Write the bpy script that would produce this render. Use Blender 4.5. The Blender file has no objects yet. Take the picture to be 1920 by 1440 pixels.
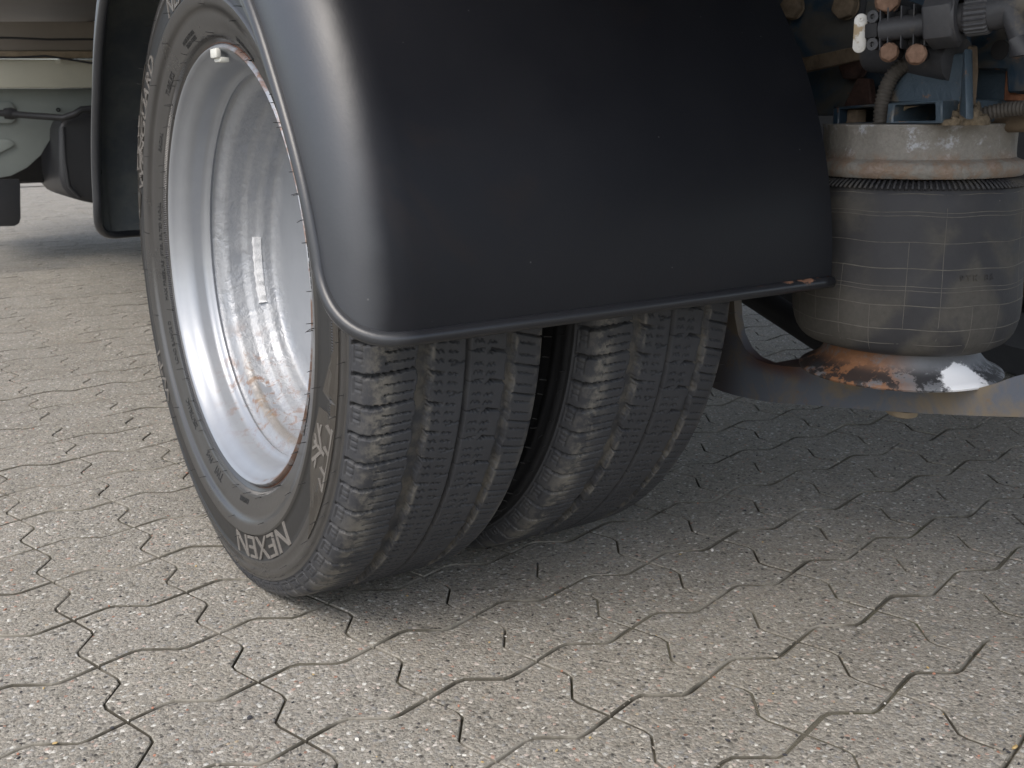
import bpy, bmesh, math, random
import numpy as np
from mathutils import Vector, Matrix
random.seed(7); rng = np.random.default_rng(7)
PI = math.pi
scene = bpy.context.scene
COL = scene.collection

# ---------------------------------------------------------------- camera, sky, sun, exposure
CAM = Vector((-0.3307, -1.0535, 0.4852))
RX, RU, RF = Vector((0.8415, -0.5401, -0.0105)), Vector((0.1436, 0.2050, 0.9682)), Vector((0.5208, 0.8162, -0.2501))
cd = bpy.data.cameras.new('camera'); cam = bpy.data.objects.new('camera', cd); COL.objects.link(cam)
M3 = Matrix((RX, RU, -RF)).transposed()
cam.matrix_world = Matrix.Translation(CAM) @ M3.to_4x4()
cd.sensor_width = 36; cd.lens = 36 * 1956.72 / 1920
cd.clip_start = 0.02; cd.clip_end = 400
cd.dof.use_dof = True; cd.dof.focus_distance = 0.92; cd.dof.aperture_fstop = 24
scene.camera = cam

SUN_EL, SUN_AZ = math.radians(52), math.radians(-118)      # azimuth measured from +Y towards +X
w = bpy.data.worlds.new('World'); scene.world = w; w.use_nodes = True
wn = w.node_tree.nodes; wl = w.node_tree.links
sky = wn.new('ShaderNodeTexSky'); sky.sky_type = 'NISHITA'; sky.sun_disc = False
sky.sun_elevation = SUN_EL; sky.sun_rotation = SUN_AZ; sky.dust_density = 3.0; sky.ozone_density = 1.0
hs = wn.new('ShaderNodeHueSaturation'); hs.inputs['Saturation'].default_value = 0.62
wl.new(sky.outputs[0], hs.inputs['Color'])
bg = wn['Background']; wl.new(hs.outputs[0], bg.inputs[0]); bg.inputs[1].default_value = 0.15
sd = bpy.data.lights.new('sun', 'SUN'); sd.energy = 0.65; sd.angle = math.radians(28); sd.color = (1.0, 0.93, 0.83)
so = bpy.data.objects.new('sun', sd); COL.objects.link(so)
sdir = Vector((math.sin(SUN_AZ) * math.cos(SUN_EL), math.cos(SUN_AZ) * math.cos(SUN_EL), math.sin(SUN_EL)))
so.rotation_euler = sdir.to_track_quat('Z', 'Y').to_euler(); so.location = (-6, -6, 8)
scene.view_settings.view_transform = 'Standard'; scene.view_settings.look = 'None'
scene.view_settings.gamma = 1.0; scene.view_settings.use_curve_mapping = False
scene.view_settings.exposure = 1.05
scene.render.resolution_x, scene.render.resolution_y = 1024, 768

# ---------------------------------------------------------------- material helpers
class NT:
    def __init__(s, name):
        s.m = bpy.data.materials.new(name); s.m.use_nodes = True
        s.t = s.m.node_tree; s.b = s.t.nodes['Principled BSDF']
    def n(s, typ, **kw):
        nd = s.t.nodes.new('ShaderNode' + typ)
        for k, v in kw.items():
            if k.startswith('i_'):
                nd.inputs[k[2:].replace('_', ' ')].default_value = v
            else: setattr(nd, k, v)
        return nd
    def l(s, a, b): s.t.links.new(a, b)
    def val(s, x): return x
    def math(s, op, a, b=None, c=None, clamp=False):
        nd = s.t.nodes.new('ShaderNodeMath'); nd.operation = op; nd.use_clamp = clamp
        for i, x in enumerate((a, b, c)):
            if x is None: continue
            if isinstance(x, (int, float)): nd.inputs[i].default_value = x
            else: s.l(x, nd.inputs[i])
        return nd.outputs[0]
    def noise(s, vec, scale, detail=4, rough=0.55, dist=0.0):
        nd = s.t.nodes.new('ShaderNodeTexNoise'); nd.inputs['Scale'].default_value = scale
        nd.inputs['Detail'].default_value = detail; nd.inputs['Roughness'].default_value = rough; nd.inputs['Distortion'].default_value = dist
        if vec is not None: s.l(vec, nd.inputs['Vector'])
        return nd.outputs['Fac']
    def voro(s, vec, scale, feature='F1', rand=1.0):
        nd = s.t.nodes.new('ShaderNodeTexVoronoi'); nd.feature = feature; nd.inputs['Scale'].default_value = scale
        nd.inputs['Randomness'].default_value = rand
        if vec is not None: s.l(vec, nd.inputs['Vector'])
        return nd
    def ramp(s, fac, stops, interp='LINEAR'):
        nd = s.t.nodes.new('ShaderNodeValToRGB'); cr = nd.color_ramp; cr.interpolation = interp
        while len(cr.elements) < len(stops): cr.elements.new(0.5)
        for e, (p, c) in zip(cr.elements, stops):
            e.position = p; e.color = (c if isinstance(c, tuple) else (c, c, c)) + (1,)
        s.l(fac, nd.inputs[0]); return nd.outputs[0]
    def step(s, fac, a, b):
        nd = s.t.nodes.new('ShaderNodeMapRange'); nd.interpolation_type = 'SMOOTHSTEP'
        s.l(fac, nd.inputs['Value']); nd.inputs['From Min'].default_value = a; nd.inputs['From Max'].default_value = b
        return nd.outputs[0]
    def mix(s, fac, a, b, mode='MIX'):
        nd = s.t.nodes.new('ShaderNodeMix'); nd.data_type = 'RGBA'; nd.blend_type = mode
        for k, x in ((0, fac), (6, a), (7, b)):
            if isinstance(x, (int, float)): nd.inputs[k].default_value = x
            elif isinstance(x, tuple): nd.inputs[k].default_value = x + (1,)
            else: s.l(x, nd.inputs[k])
        return nd.outputs[2]
    def obj(s): return s.n('TexCoord').outputs['Object']
    def pos(s): return s.n('NewGeometry').outputs['Position']
    def sep(s, v):
        nd = s.n('SeparateXYZ'); s.l(v, nd.inputs[0]); return nd.outputs
    def attr(s, name): return s.n('Attribute', attribute_name=name).outputs['Fac']
    def scale(s, v, xyz):
        nd = s.n('Mapping'); nd.inputs['Scale'].default_value = xyz; s.l(v, nd.inputs[0]); return nd.outputs[0]
    def set(s, **kw):
        for k, v in kw.items():
            i = s.b.inputs[k.replace('_', ' ')]
            if isinstance(v, (int, float)): i.default_value = v
            elif isinstance(v, tuple): i.default_value = v + (1,)
            else: s.l(v, i)
    def bump(s, h, strength, dist, prev=None):
        nd = s.n('Bump'); nd.inputs['Strength'].default_value = strength; nd.inputs['Distance'].default_value = dist
        s.l(h, nd.inputs['Height'])
        if prev is not None: s.l(prev, nd.inputs['Normal'])
        s.l(nd.outputs[0], s.b.inputs['Normal']); return nd.outputs[0]

MAT = {}
# -- concrete paver with exposed aggregate (world coordinates: no repeat between stones)
def paver_mat(name, dark=0.0):
    t = NT(name); p = t.pos()
    wob = t.n('VectorMath', operation='SCALE'); wob.inputs['Scale'].default_value = 0.0016
    nz = t.n('TexNoise'); nz.inputs['Scale'].default_value = 420; nz.inputs['Detail'].default_value = 1; t.l(p, nz.inputs['Vector']); t.l(nz.outputs['Color'], wob.inputs[0])
    add = t.n('VectorMath', operation='ADD'); t.l(p, add.inputs[0]); t.l(wob.outputs[0], add.inputs[1]); pv = add.outputs[0]
    v1 = t.voro(pv, 300); v2 = t.voro(pv, 620); v3 = t.voro(pv, 150)
    s1 = t.sep(v1.outputs['Color']); s2 = t.sep(v2.outputs['Color']); s3 = t.sep(v3.outputs['Color'])
    stops = [(0.0, (.05, .047, .045)), (.10, (.155, .143, .125)), (.25, (.275, .255, .22)), (.40, (.18, .175, .162)), (.56, (.345, .325, .285)),
             (.68, (.24, .21, .175)), (.78, (.43, .41, .37)), (.88, (.19, .19, .19)), (.95, (.66, .65, .61)), (1, (.34, .20, .15))]
    c1 = t.ramp(s1[0], stops); c2 = t.ramp(s2[0], [(0, (.145, .137, .12)), (.5, (.275, .255, .222)), (1, (.39, .37, .33))])
    c3 = t.ramp(s3[1], [(0, (.05, .045, .05)), (.12, (.33, .16, .11)), (.3, (.20, .185, .17)), (.5, (.48, .46, .42)), (.62, (.26, .26, .27)), (.8, (.40, .33, .24)), (1, (.66, .64, .60))], 'CONSTANT')
    base = t.mix(t.step(s1[1], .42, .5), c2, c1)
    big = t.math('MULTIPLY', t.step(s3[0], .86, .88), t.step(v3.outputs['Distance'], .30, .24))
    base = t.mix(big, base, c3)
    cement = (.262, .245, .213)
    edge = t.step(v1.outputs['Distance'], .34, .6)
    base = t.mix(t.math('MULTIPLY', edge, .40), base, cement)
    lo = t.noise(p, 5.5, 5, .6); base = t.mix(t.step(lo, .35, .7), base, t.mix(1.0, base, (.88, .875, .86), 'MULTIPLY'))
    mid = t.noise(p, 38, 3); base = t.mix(t.math('MULTIPLY', t.step(mid, .55, .75), .35), base, t.mix(1.0, base, (.70, .67, .62), 'MULTIPLY'))
    oi = t.n('ObjectInfo').outputs['Random']; isl = t.n('NewGeometry').outputs['Random Per Island']
    rnd = t.math('FRACT', t.math('ADD', oi, isl))
    tint = t.ramp(rnd, [(0, (.95, .945, .93)), (.35, (1.0, .995, .975)), (.7, (.975, .975, .965)), (1, (1.02, 1.01, .985))])
    base = t.mix(1.0, base, tint, 'MULTIPLY')
    t.set(Base_Color=base, Roughness=.86, Specular_IOR_Level=.28)
    h = t.math('SUBTRACT', t.math('MULTIPLY', t.step(s1[2], 0, 1), .6), t.math('MULTIPLY', v1.outputs['Distance'], 1.1))
    h = t.math('ADD', h, t.math('MULTIPLY', v2.outputs['Distance'], -.45)); h = t.math('ADD', h, t.math('MULTIPLY', big, .5))
    t.bump(h, .85, .0013)
    return t.m
MAT['paver'] = paver_mat('aggregate_concrete')
def bed_mat():
    t = NT('joint_sand'); p = t.pos()
    a = t.noise(p, 900, 2); b = t.noise(p, 7, 3)
    c = t.mix(a, (.085, .078, .060), (.18, .165, .13)); c = t.mix(t.math('MULTIPLY', t.step(b, .5, .68), .6), c, (.085, .090, .045))
    t.set(Base_Color=c, Roughness=.95, Specular_IOR_Level=.1); t.bump(a, 1, .002); return t.m
MAT['bed'] = bed_mat()
MAT['joint_dirt'] = None
def ground_mat():
    t = NT('far_paving'); p = t.pos(); x, y, z = t.sep(p)
    c = t.mix(t.noise(p, 60, 4), (.20, .185, .16), (.30, .28, .245))
    f = t.math('FRACT', t.math('MULTIPLY', t.math('ADD', y, t.math('MULTIPLY', t.math('SINE', t.math('MULTIPLY', x, 55.8)), .006)), 9.2))
    c = t.mix(t.math('MULTIPLY', t.step(f, .93, .97), .6), c, (.08, .075, .06))
    t.set(Base_Color=c, Roughness=.9, Specular_IOR_Level=.2); t.bump(t.noise(p, 300, 2), .6, .002); return t.m
MAT['ground'] = ground_mat()
def grit_mat():
    t = NT('grit'); r = t.n('NewGeometry').outputs['Random Per Island']
    c = t.ramp(r, [(0, (.03, .03, .035)), (.22, (.13, .12, .11)), (.4, (.33, .30, .25)), (.6, (.50, .48, .44)), (.75, (.28, .25, .21)), (.88, (.36, .17, .11)), (.95, (.42, .30, .13))], 'CONSTANT')
    t.set(Base_Color=c, Roughness=.75); return t.m
MAT['grit'] = grit_mat()
# -- rubber
def sidewall_mat():
    t = NT('dressed_sidewall_rubber'); o = t.obj(); x, y, z = t.sep(o)
    r = t.math('SQRT', t.math('ADD', t.math('MULTIPLY', y, y), t.math('MULTIPLY', z, z)))
    phi = t.math('ARCTAN2', y, z)
    n1 = t.noise(o, 22, 4); n2 = t.noise(o, 190, 3)
    c = t.mix(n1, (.027, .0265, .026), (.046, .044, .042))
    zone = t.math('MULTIPLY', t.step(r, .2692, .2700), t.step(r, .2962, .2952))
    c = t.mix(zone, c, (.010, .0098, .0096))
    t.set(Base_Color=c, Roughness=t.math('ADD', t.math('ADD', t.math('MULTIPLY', n1, .16), .22), t.math('MULTIPLY', zone, .22)), Specular_IOR_Level=.75)
    band = t.math('MULTIPLY', t.step(r, .2965, .2972), t.step(r, .3065, .3058))
    seg = t.step(t.math('SINE', t.math('MULTIPLY', phi, 3.0)), -.35, -.3)
    saw = t.math('SINE', t.math('MULTIPLY', phi, 820))
    h = t.math('MULTIPLY', t.math('MULTIPLY', band, seg), saw)
    band2 = t.math('MULTIPLY', t.step(r, .2275, .228), t.step(r, .2315, .231))
    h = t.math('ADD', h, t.math('MULTIPLY', band2, t.math('SINE', t.math('MULTIPLY', phi, 640))))
    b1 = t.bump(h, .8, .0009); t.bump(n2, .12, .001, b1)
    return t.m
MAT['sidewall'] = sidewall_mat()
def letter_mat():
    t = NT('raised_letter_rubber'); o = t.obj(); n = t.noise(o, 60, 3)
    t.set(Base_Color=t.mix(n, (.115, .107, .098), (.17, .157, .142)), Roughness=.42, Specular_IOR_Level=.5); return t.m
MAT['letter'] = letter_mat()
MAT['plate'] = None
def tread_mat():
    t = NT('worn_tread_rubber'); o = t.obj(); x, y, z = t.sep(o)
    n1 = t.noise(o, 30, 5, .65); n2 = t.noise(o, 260, 3); n3 = t.noise(o, 95, 4, .7)
    c = t.mix(n1, (.030, .0315, .036), (.052, .0535, .058))
    dep = t.attr('groove'); sip = t.attr('sipe'); dust = t.attr('dust')
    mud = t.mix(n3, (.034, .031, .026), (.110, .098, .078))
    d1 = t.math('MULTIPLY', t.step(dep, .25, .75), t.step(n1, .38, .62), clamp=True)
    c = t.mix(t.math('MULTIPLY', d1, .85), c, mud)
    pale = t.mix(n2, (.15, .138, .115), (.27, .25, .212))
    d2 = t.math('MULTIPLY', dust, t.step(t.math('ADD', t.math('MULTIPLY', n3, .6), t.math('MULTIPLY', n1, .55)), .49, .66))
    c = t.mix(t.math('MULTIPLY', d2, .68), c, pale)
    c = t.mix(t.math('MULTIPLY', sip, .9), c, (.012, .012, .013))  # slots painted near-black: unweathered rubber plus shade the mesh is too coarse for
    t.set(Base_Color=c, Roughness=.62, Specular_IOR_Level=.38)
    t.bump(t.math('ADD', n2, t.math('MULTIPLY', n3, .6)), .3, .0011)
    return t.m
MAT['tread'] = tread_mat()
def simple(name, col, rough, metal=0.0, spec=.5, var=.3, sc=40, bump=.15, bd=.001):
    t = NT(name); o = t.obj(); n = t.noise(o, sc, 5, .6)
    lo = tuple(c * (1 - var) for c in col); hi = tuple(min(1, c * (1 + var)) for c in col)
    t.set(Base_Color=t.mix(n, lo, hi), Roughness=rough, Metallic=metal, Specular_IOR_Level=spec)
    t.bump(t.noise(o, sc * 7, 3), bump, bd); return t.m
t_ = NT('joint_dirt'); p_ = t_.pos(); f_ = t_.step(t_.noise(p_, 9, 4, .6), .44, .60)
t_.set(Base_Color=t_.mix(f_, t_.mix(t_.noise(p_, 400, 2), (.050, .046, .036), (.12, .11, .09)), t_.mix(t_.noise(p_, 500, 2), (.16, .15, .125), (.29, .27, .23))), Roughness=.95, Specular_IOR_Level=.05); MAT['joint_dirt'] = t_.m
MAT['plate'] = simple('smooth_rubber_plate', (.040, .036, .031), .32, spec=.6)
MAT['dull_rubber'] = simple('dull_dusty_rubber', (.018, .018, .019), .8, spec=.25, bump=.3)
MAT['hair'] = simple('rubber_hair', (.02, .02, .02), .5)
# -- silver painted steel rim
def rim_mat():
    t = NT('silver_painted_steel'); o = t.obj(); x, y, z = t.sep(o)
    n1 = t.noise(o, 28, 6, .65); n2 = t.noise(o, 170, 4, .7); n3 = t.noise(o, 70, 5, .7, .6)
    rough_zone = t.math('MULTIPLY', t.step(x, .034, .045), t.step(n1, .36, .56), clamp=True)
    smooth_zone = t.step(x, .1075, .110)
    rz = t.math('MULTIPLY', rough_zone, t.math('SUBTRACT', 1.0, smooth_zone))
    c = t.mix(n1, (.265, .28, .305), (.34, .355, .375))
    c = t.mix(t.math('MULTIPLY', rz, .6), c, t.mix(n2, (.22, .23, .245), (.44, .45, .465)))
    dx = t.math('SUBTRACT', x, .056); dy = t.math('SUBTRACT', y, .085); dz = t.math('SUBTRACT', z, -.155)
    d = t.math('SQRT', t.math('ADD', t.math('MULTIPLY', dx, t.math('MULTIPLY', dx, 5.0)), t.math('ADD', t.math('MULTIPLY', dy, dy), t.math('MULTIPLY', dz, dz))))
    loc = t.step(d, .135, .03)
    rust = t.math('MULTIPLY', loc, t.step(n3, .50, .64))
    rust = t.math('MAXIMUM', rust, t.math('MULTIPLY', t.step(n3, .67, .74), t.math('MULTIPLY', rz, .8)))
    rc = t.mix(n2, (.11, .048, .028), (.25, .15, .095))
    c = t.mix(t.math('MULTIPLY', rust, .85), c, rc)
    lip = t.math('MULTIPLY', t.math('MULTIPLY', t.step(x, .0015, -.0010), t.step(y, -.02, -.06)), t.step(n1, .44, .56)); c = t.mix(t.math('MULTIPLY', lip, .85), c, rc)
    stain = t.math('MULTIPLY', t.math('MULTIPLY', t.step(x, .046, .050), t.step(x, .060, .055)), t.step(z, -.10, -.17))
    c = t.mix(t.math('MULTIPLY', stain, .55), c, (.20, .155, .10))
    t.set(Base_Color=c, Metallic=t.math('SUBTRACT', .45, t.math('MULTIPLY', rust, .45)), Roughness=t.math('ADD', .36, t.math('MULTIPLY', rz, .14)), Specular_IOR_Level=.5)
    b = t.bump(t.math('MULTIPLY', n3, rz), .30, .0022); t.bump(t.math('MULTIPLY', n2, t.math('ADD', rz, .05)), .40, .0014, b)
    return t.m
MAT['rim'] = rim_mat()
def rust_mat(name, a, b, sc=60, rough=.8, bump=.5):
    t = NT(name); o = t.obj(); n = t.noise(o, sc, 6, .7); n2 = t.noise(o, sc * 5, 3)
    t.set(Base_Color=t.mix(t.step(n, .3, .7), a, b), Roughness=rough, Specular_IOR_Level=.25); t.bump(t.math('ADD', n, n2), bump, .0012); return t.m
MAT['rust'] = rust_mat('rusty_steel', (.10, .04, .022), (.22, .10, .055))
MAT['bolt_rust'] = rust_mat('brown_rusted_bolt', (.15, .09, .062), (.24, .15, .105), 140, .75, .25)
MAT['dirty_brown'] = rust_mat('dusty_brown_steel', (.075, .055, .038), (.15, .115, .08), 45)
MAT['darkrust'] = rust_mat('dark_brown_rust', (.03, .018, .015), (.075, .042, .034), 80)
# -- mudguard
def guard_mat():
    t = NT('black_painted_mudguard'); o = t.obj(); x, y, z = t.sep(o)
    n = t.noise(o, 14, 5, .6); n2 = t.noise(o, 420, 2); n3 = t.noise(o, 9, 4, .65, .8)
    c = t.mix(n, (.006, .0068, .0095), (.011, .0115, .014))
    c = t.mix(t.math('MULTIPLY', t.step(n3, .58, .78), .35), c, (.018, .0135, .012))
    painted_sheen = t.math('MULTIPLY', t.step(t.math('ADD', x, t.math('MULTIPLY', n, .012)), -.010, -.034), .9)
    c = t.mix(painted_sheen, c, t.mix(n, (.030, .0335, .040), (.048, .052, .060)))  # bright highlight along the outer shoulder painted in as a lighter, bluish colour
    v = t.voro(o, 95); sp = t.math('MULTIPLY', t.step(v.outputs['Distance'], .085, .05), t.step(t.sep(v.outputs['Color'])[0], .90, .91))
    c = t.mix(t.math('MULTIPLY', sp, .40), c, (.16, .16, .16))
    t.set(Base_Color=c, Roughness=t.math('ADD', .34, t.math('MULTIPLY', n, .14)), Specular_IOR_Level=t.math('ADD', .20, t.math('MULTIPLY', painted_sheen, .5)))
    b = t.bump(n2, .10, .0007); t.bump(t.noise(o, 26, 2), .05, .003, b); return t.m
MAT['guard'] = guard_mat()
def guard_in_mat():
    t = NT('dirty_mudguard_inside'); o = t.obj(); n = t.noise(o, 16, 5, .65); n2 = t.noise(o, 140, 3)
    c = t.mix(t.step(n, .3, .75), (.065, .076, .088), (.125, .135, .13))
    v = t.voro(o, 34); sp = t.math('MULTIPLY', t.step(v.outputs['Distance'], .16, .10), t.step(t.sep(v.outputs['Color'])[0], .62, .64))
    c = t.mix(sp, c, (.006, .006, .008))
    t.set(Base_Color=c, Roughness=.75, Specular_IOR_Level=.3); t.bump(n2, .25, .001); return t.m
MAT['guard_in'] = guard_in_mat()
def bead_mat():
    t = NT('mudguard_edge_paint'); o = t.obj(); x, y, z = t.sep(o); n = t.noise(o, 60, 5, .7)
    m = t.math('MULTIPLY', t.math('MULTIPLY', t.step(x, .27, .40), t.step(y, .0, -.1)), t.step(t.math('ADD', n, t.math('ADD', t.math('MULTIPLY', t.step(x, .34, .43), .10), t.math('MULTIPLY', t.step(z, .002, .006), .10))), .65, .72))
    c = t.mix(m, t.mix(t.step(x, .0, -.03), (.012, .013, .016), (.034, .036, .040)), t.mix(t.noise(o, 200, 3), (.10, .045, .025), (.22, .115, .07)))  # lip side given a lighter colour to paint in its bright highlight
    t.set(Base_Color=c, Roughness=t.math('ADD', .30, t.math('MULTIPLY', m, .5))); t.bump(n, .2, .001); return t.m
MAT['bead'] = bead_mat()
# -- air spring
def bag_mat():
    t = NT('dusty_bellows_rubber'); o = t.obj(); x, y, z = t.sep(o)
    n = t.noise(o, 11, 5, .6, .5); n2 = t.noise(o, 160, 4, .7); n3 = t.noise(o, 33, 4)
    u = t.math('SUBTRACT', t.math('MULTIPLY', x, .84), t.math('MULTIPLY', y, .54))
    wob = t.math('MULTIPLY', t.math('SUBTRACT', n3, .5), .03)
    d1 = t.math('ABSOLUTE', t.math('ADD', t.math('SUBTRACT', t.math('ADD', u, t.math('MULTIPLY', z, -.62)), -.075), wob))
    d2 = t.math('ABSOLUTE', t.math('ADD', t.math('SUBTRACT', t.math('ADD', u, t.math('MULTIPLY', z, .75)), .125), wob))
    d3 = t.math('ABSOLUTE', t.math('ADD', t.math('ADD', u, .045), wob))
    clean = t.math('MAXIMUM', t.math('MAXIMUM', t.step(d1, .024, .008), t.step(d2, .020, .006)), t.math('MULTIPLY', t.step(d3, .04, .012), t.step(z, .075, .11)))
    clean = t.math('MAXIMUM', t.math('MULTIPLY', clean, .85), t.math('MULTIPLY', t.step(n, .48, .60), .75))
    dust = t.mix(n2, (.040, .038, .034), (.088, .082, .072)); black = t.mix(n3, (.016, .017, .021), (.034, .035, .040))
    c = t.mix(clean, dust, black)
    v = t.voro(o, 75); sp = t.math('MULTIPLY', t.step(v.outputs['Distance'], .10, .05), t.step(t.sep(v.outputs['Color'])[0], .94, .95))
    c = t.mix(t.math('MULTIPLY', sp, .8), c, (.38, .33, .25))
    t.set(Base_Color=c, Roughness=t.math('SUBTRACT', .82, t.math('MULTIPLY', clean, .22)), Specular_IOR_Level=.35); t.bump(n2, .3, .001); return t.m
MAT['bag'] = bag_mat()
MAT['bagline'] = simple('pale_mould_line', (.105, .098, .085), .85, var=.6, sc=90)
def galv_mat():
    t = NT('weathered_galvanised_plate'); o = t.obj(); x, y, z = t.sep(o); n = t.noise(o, 45, 6, .7); n2 = t.noise(o, 220, 4, .75); n3 = t.noise(o, 14, 4)
    c = t.mix(n2, (.115, .108, .094), (.27, .255, .228)); c = t.mix(t.math('MULTIPLY', t.step(t.math('ADD', n, t.math('MULTIPLY', n2, .25)), .66, .80), .85), c, (.40, .42, .45))
    c = t.mix(t.math('MULTIPLY', t.step(n3, .52, .66), .6), c, (.10, .085, .065))
    low = t.math('MULTIPLY', t.step(z, .030, .016), t.step(n, .42, .58)); c = t.mix(t.math('MULTIPLY', low, .8), c, (.19, .125, .08))
    t.set(Base_Color=c, Roughness=.68, Metallic=.15); t.bump(t.math('ADD', n2, n), .7, .0016); return t.m
MAT['galv'] = galv_mat()
def piston_mat():
    t = NT('corroded_grey_piston'); o = t.obj(); x, y, z = t.sep(o); n = t.noise(o, 30, 6, .7); n2 = t.noise(o, 170, 4, .7)
    u = t.math('SUBTRACT', t.math('MULTIPLY', x, .84), t.math('MULTIPLY', y, .54))
    c = t.mix(n, (.115, .120, .128), (.205, .212, .225))
    rz = t.math('MULTIPLY', t.step(u, -.005, -.05), t.step(n, .36, .50)); c = t.mix(rz, c, t.mix(n2, (.15, .070, .035), (.27, .135, .07)))
    bk = t.math('MULTIPLY', t.step(z, .022, .010), t.step(t.noise(o, 55, 5, .7), .44, .50)); c = t.mix(t.math('MULTIPLY', bk, .9), c, (.022, .022, .024))
    u2 = t.math('ADD', u, t.math('MULTIPLY', t.math('SUBTRACT', t.noise(o, 75, 5, .75), .5), .035)); wh = t.math('MULTIPLY', t.math('MULTIPLY', t.step(u2, .006, .014), t.step(u2, .056, .050)), t.math('MULTIPLY', t.step(t.math('ADD', z, t.math('MULTIPLY', t.math('ABSOLUTE', t.math('SUBTRACT', u2, .026)), .50)), .0235, .0215), 1.0))
    c = t.mix(wh, c, (.80, .81, .82))
    t.set(Base_Color=c, Roughness=t.math('ADD', .62, t.math('MULTIPLY', wh, .25)), Specular_IOR_Level=.35); t.bump(n2, .35, .0013); return t.m
MAT['piston'] = piston_mat()
def arm_mat():
    t = NT('grey_brown_dusty_steel'); o = t.obj(); n = t.noise(o, 16, 6, .65, .4); n2 = t.noise(o, 150, 4); x, y, z = t.sep(o)
    c = t.mix(t.step(n, .42, .60), (.125, .140, .170), (.205, .170, .125))
    c = t.mix(t.math('MULTIPLY', t.step(t.noise(o, 34, 5, .7), .58, .68), .7), c, (.21, .135, .075))
    dx = t.math('SUBTRACT', y, -.245); top = t.math('MULTIPLY', t.step(t.math('ABSOLUTE', dx), .07, .015), t.step(z, .190, .207)); c = t.mix(t.math('MULTIPLY', top, .85), c, (.085, .032, .02))
    dk = t.step(y, -.205, -.155); c = t.mix(t.math('MULTIPLY', dk, .75), c, (.045, .030, .024))
    t.set(Base_Color=c, Roughness=.6, Metallic=.1); t.bump(n2, .3, .001); return t.m
MAT['arm'] = arm_mat()
def navy_mat():
    t = NT('navy_chassis_paint'); o = t.obj(); n = t.noise(o, 13, 6, .68, .6); n2 = t.noise(o, 120, 4, .7); n3 = t.noise(o, 50, 5, .7)
    c = t.mix(n2, (.012, .025, .040), (.024, .042, .062))
    c = t.mix(t.math('MULTIPLY', t.step(n, .47, .60), .8), c, t.mix(n2, (.040, .037, .032), (.080, .070, .055)))
    c = t.mix(t.math('MULTIPLY', t.step(n3, .62, .70), .8), c, (.13, .065, .035))
    t.set(Base_Color=c, Roughness=t.math('ADD', .30, t.math('MULTIPLY', t.step(n, .45, .6), .45)), Specular_IOR_Level=.5); t.bump(n3, .4, .0018); return t.m
MAT['navy'] = navy_mat()
def blue_mat():
    t = NT('glossy_blue_bracket_paint'); o = t.obj(); n = t.noise(o, 26, 6, .7, .5); n2 = t.noise(o, 170, 4, .75); n3 = t.noise(o, 60, 5, .7)
    c = t.mix(n3, (.036, .054, .072), (.066, .092, .114))
    c = t.mix(t.math('MULTIPLY', t.step(n, .54, .64), .85), c, t.mix(n2, (.09, .075, .055), (.20, .16, .115)))
    c = t.mix(t.math('MULTIPLY', t.step(n3, .62, .68), .9), c, (.19, .10, .055))
    t.set(Base_Color=c, Roughness=.34, Specular_IOR_Level=.5); t.bump(t.math('ADD', n3, n2), .5, .0015); return t.m
MAT['blue'] = blue_mat()
def plastic_mat():
    t = NT('dusty_black_plastic'); o = t.obj(); n = t.noise(o, 30, 5, .65); n2 = t.noise(o, 240, 3, .7)
    c = t.mix(n2, (.036, .037, .042), (.066, .066, .070)); c = t.mix(t.math('MULTIPLY', t.step(n, .55, .68), .7), c, (.12, .10, .072))
    t.set(Base_Color=c, Roughness=.55); t.bump(n2, .2, .0008); return t.m
MAT['plastic'] = plastic_mat()
MAT['hose'] = simple('dusty_corrugated_hose', (.055, .048, .040), .75, var=.5, sc=60)
def cap_mat():
    t = NT('scuffed_silver_cap'); o = t.obj(); n = t.noise(o, 70, 4, .7)
    t.set(Base_Color=t.mix(t.step(n, .46, .6), (.62, .61, .58), (.34, .26, .16)), Roughness=.45, Metallic=.2); return t.m
MAT['cap'] = cap_mat()
MAT['mud'] = rust_mat('caked_road_dirt', (.08, .063, .042), (.20, .16, .11), 90, .95, 1.0)
MAT['cream'] = simple('cream_painted_sill', (.46, .45, .37), .5, var=.12, sc=12)
MAT['liner'] = simple('grey_green_panel', (.24, .265, .25), .55, var=.15, sc=9)
MAT['floor'] = simple('brown_grey_underfloor', (.23, .205, .175), .6, var=.25, sc=4)
MAT['timber'] = simple('weathered_edge_strip', (.24, .19, .13), .8, var=.45, sc=30)
MAT['black'] = simple('black_plastic_tank', (.022, .023, .026), .42, var=.25, sc=10)
MAT['dark'] = simple('dark_underbody_steel', (.018, .018, .02), .7)
MAT['white'] = simple('white_body_panel', (.70, .69, .66), .4, var=.05, sc=3)
MAT['weight'] = simple('silver_balance_weight', (.66, .67, .68), .5, metal=.2, var=.2, sc=90, bump=.6, bd=.0015)
MAT['clip'] = simple('white_balance_clip', (.62, .62, .57), .5, var=.15, sc=60)

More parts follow.
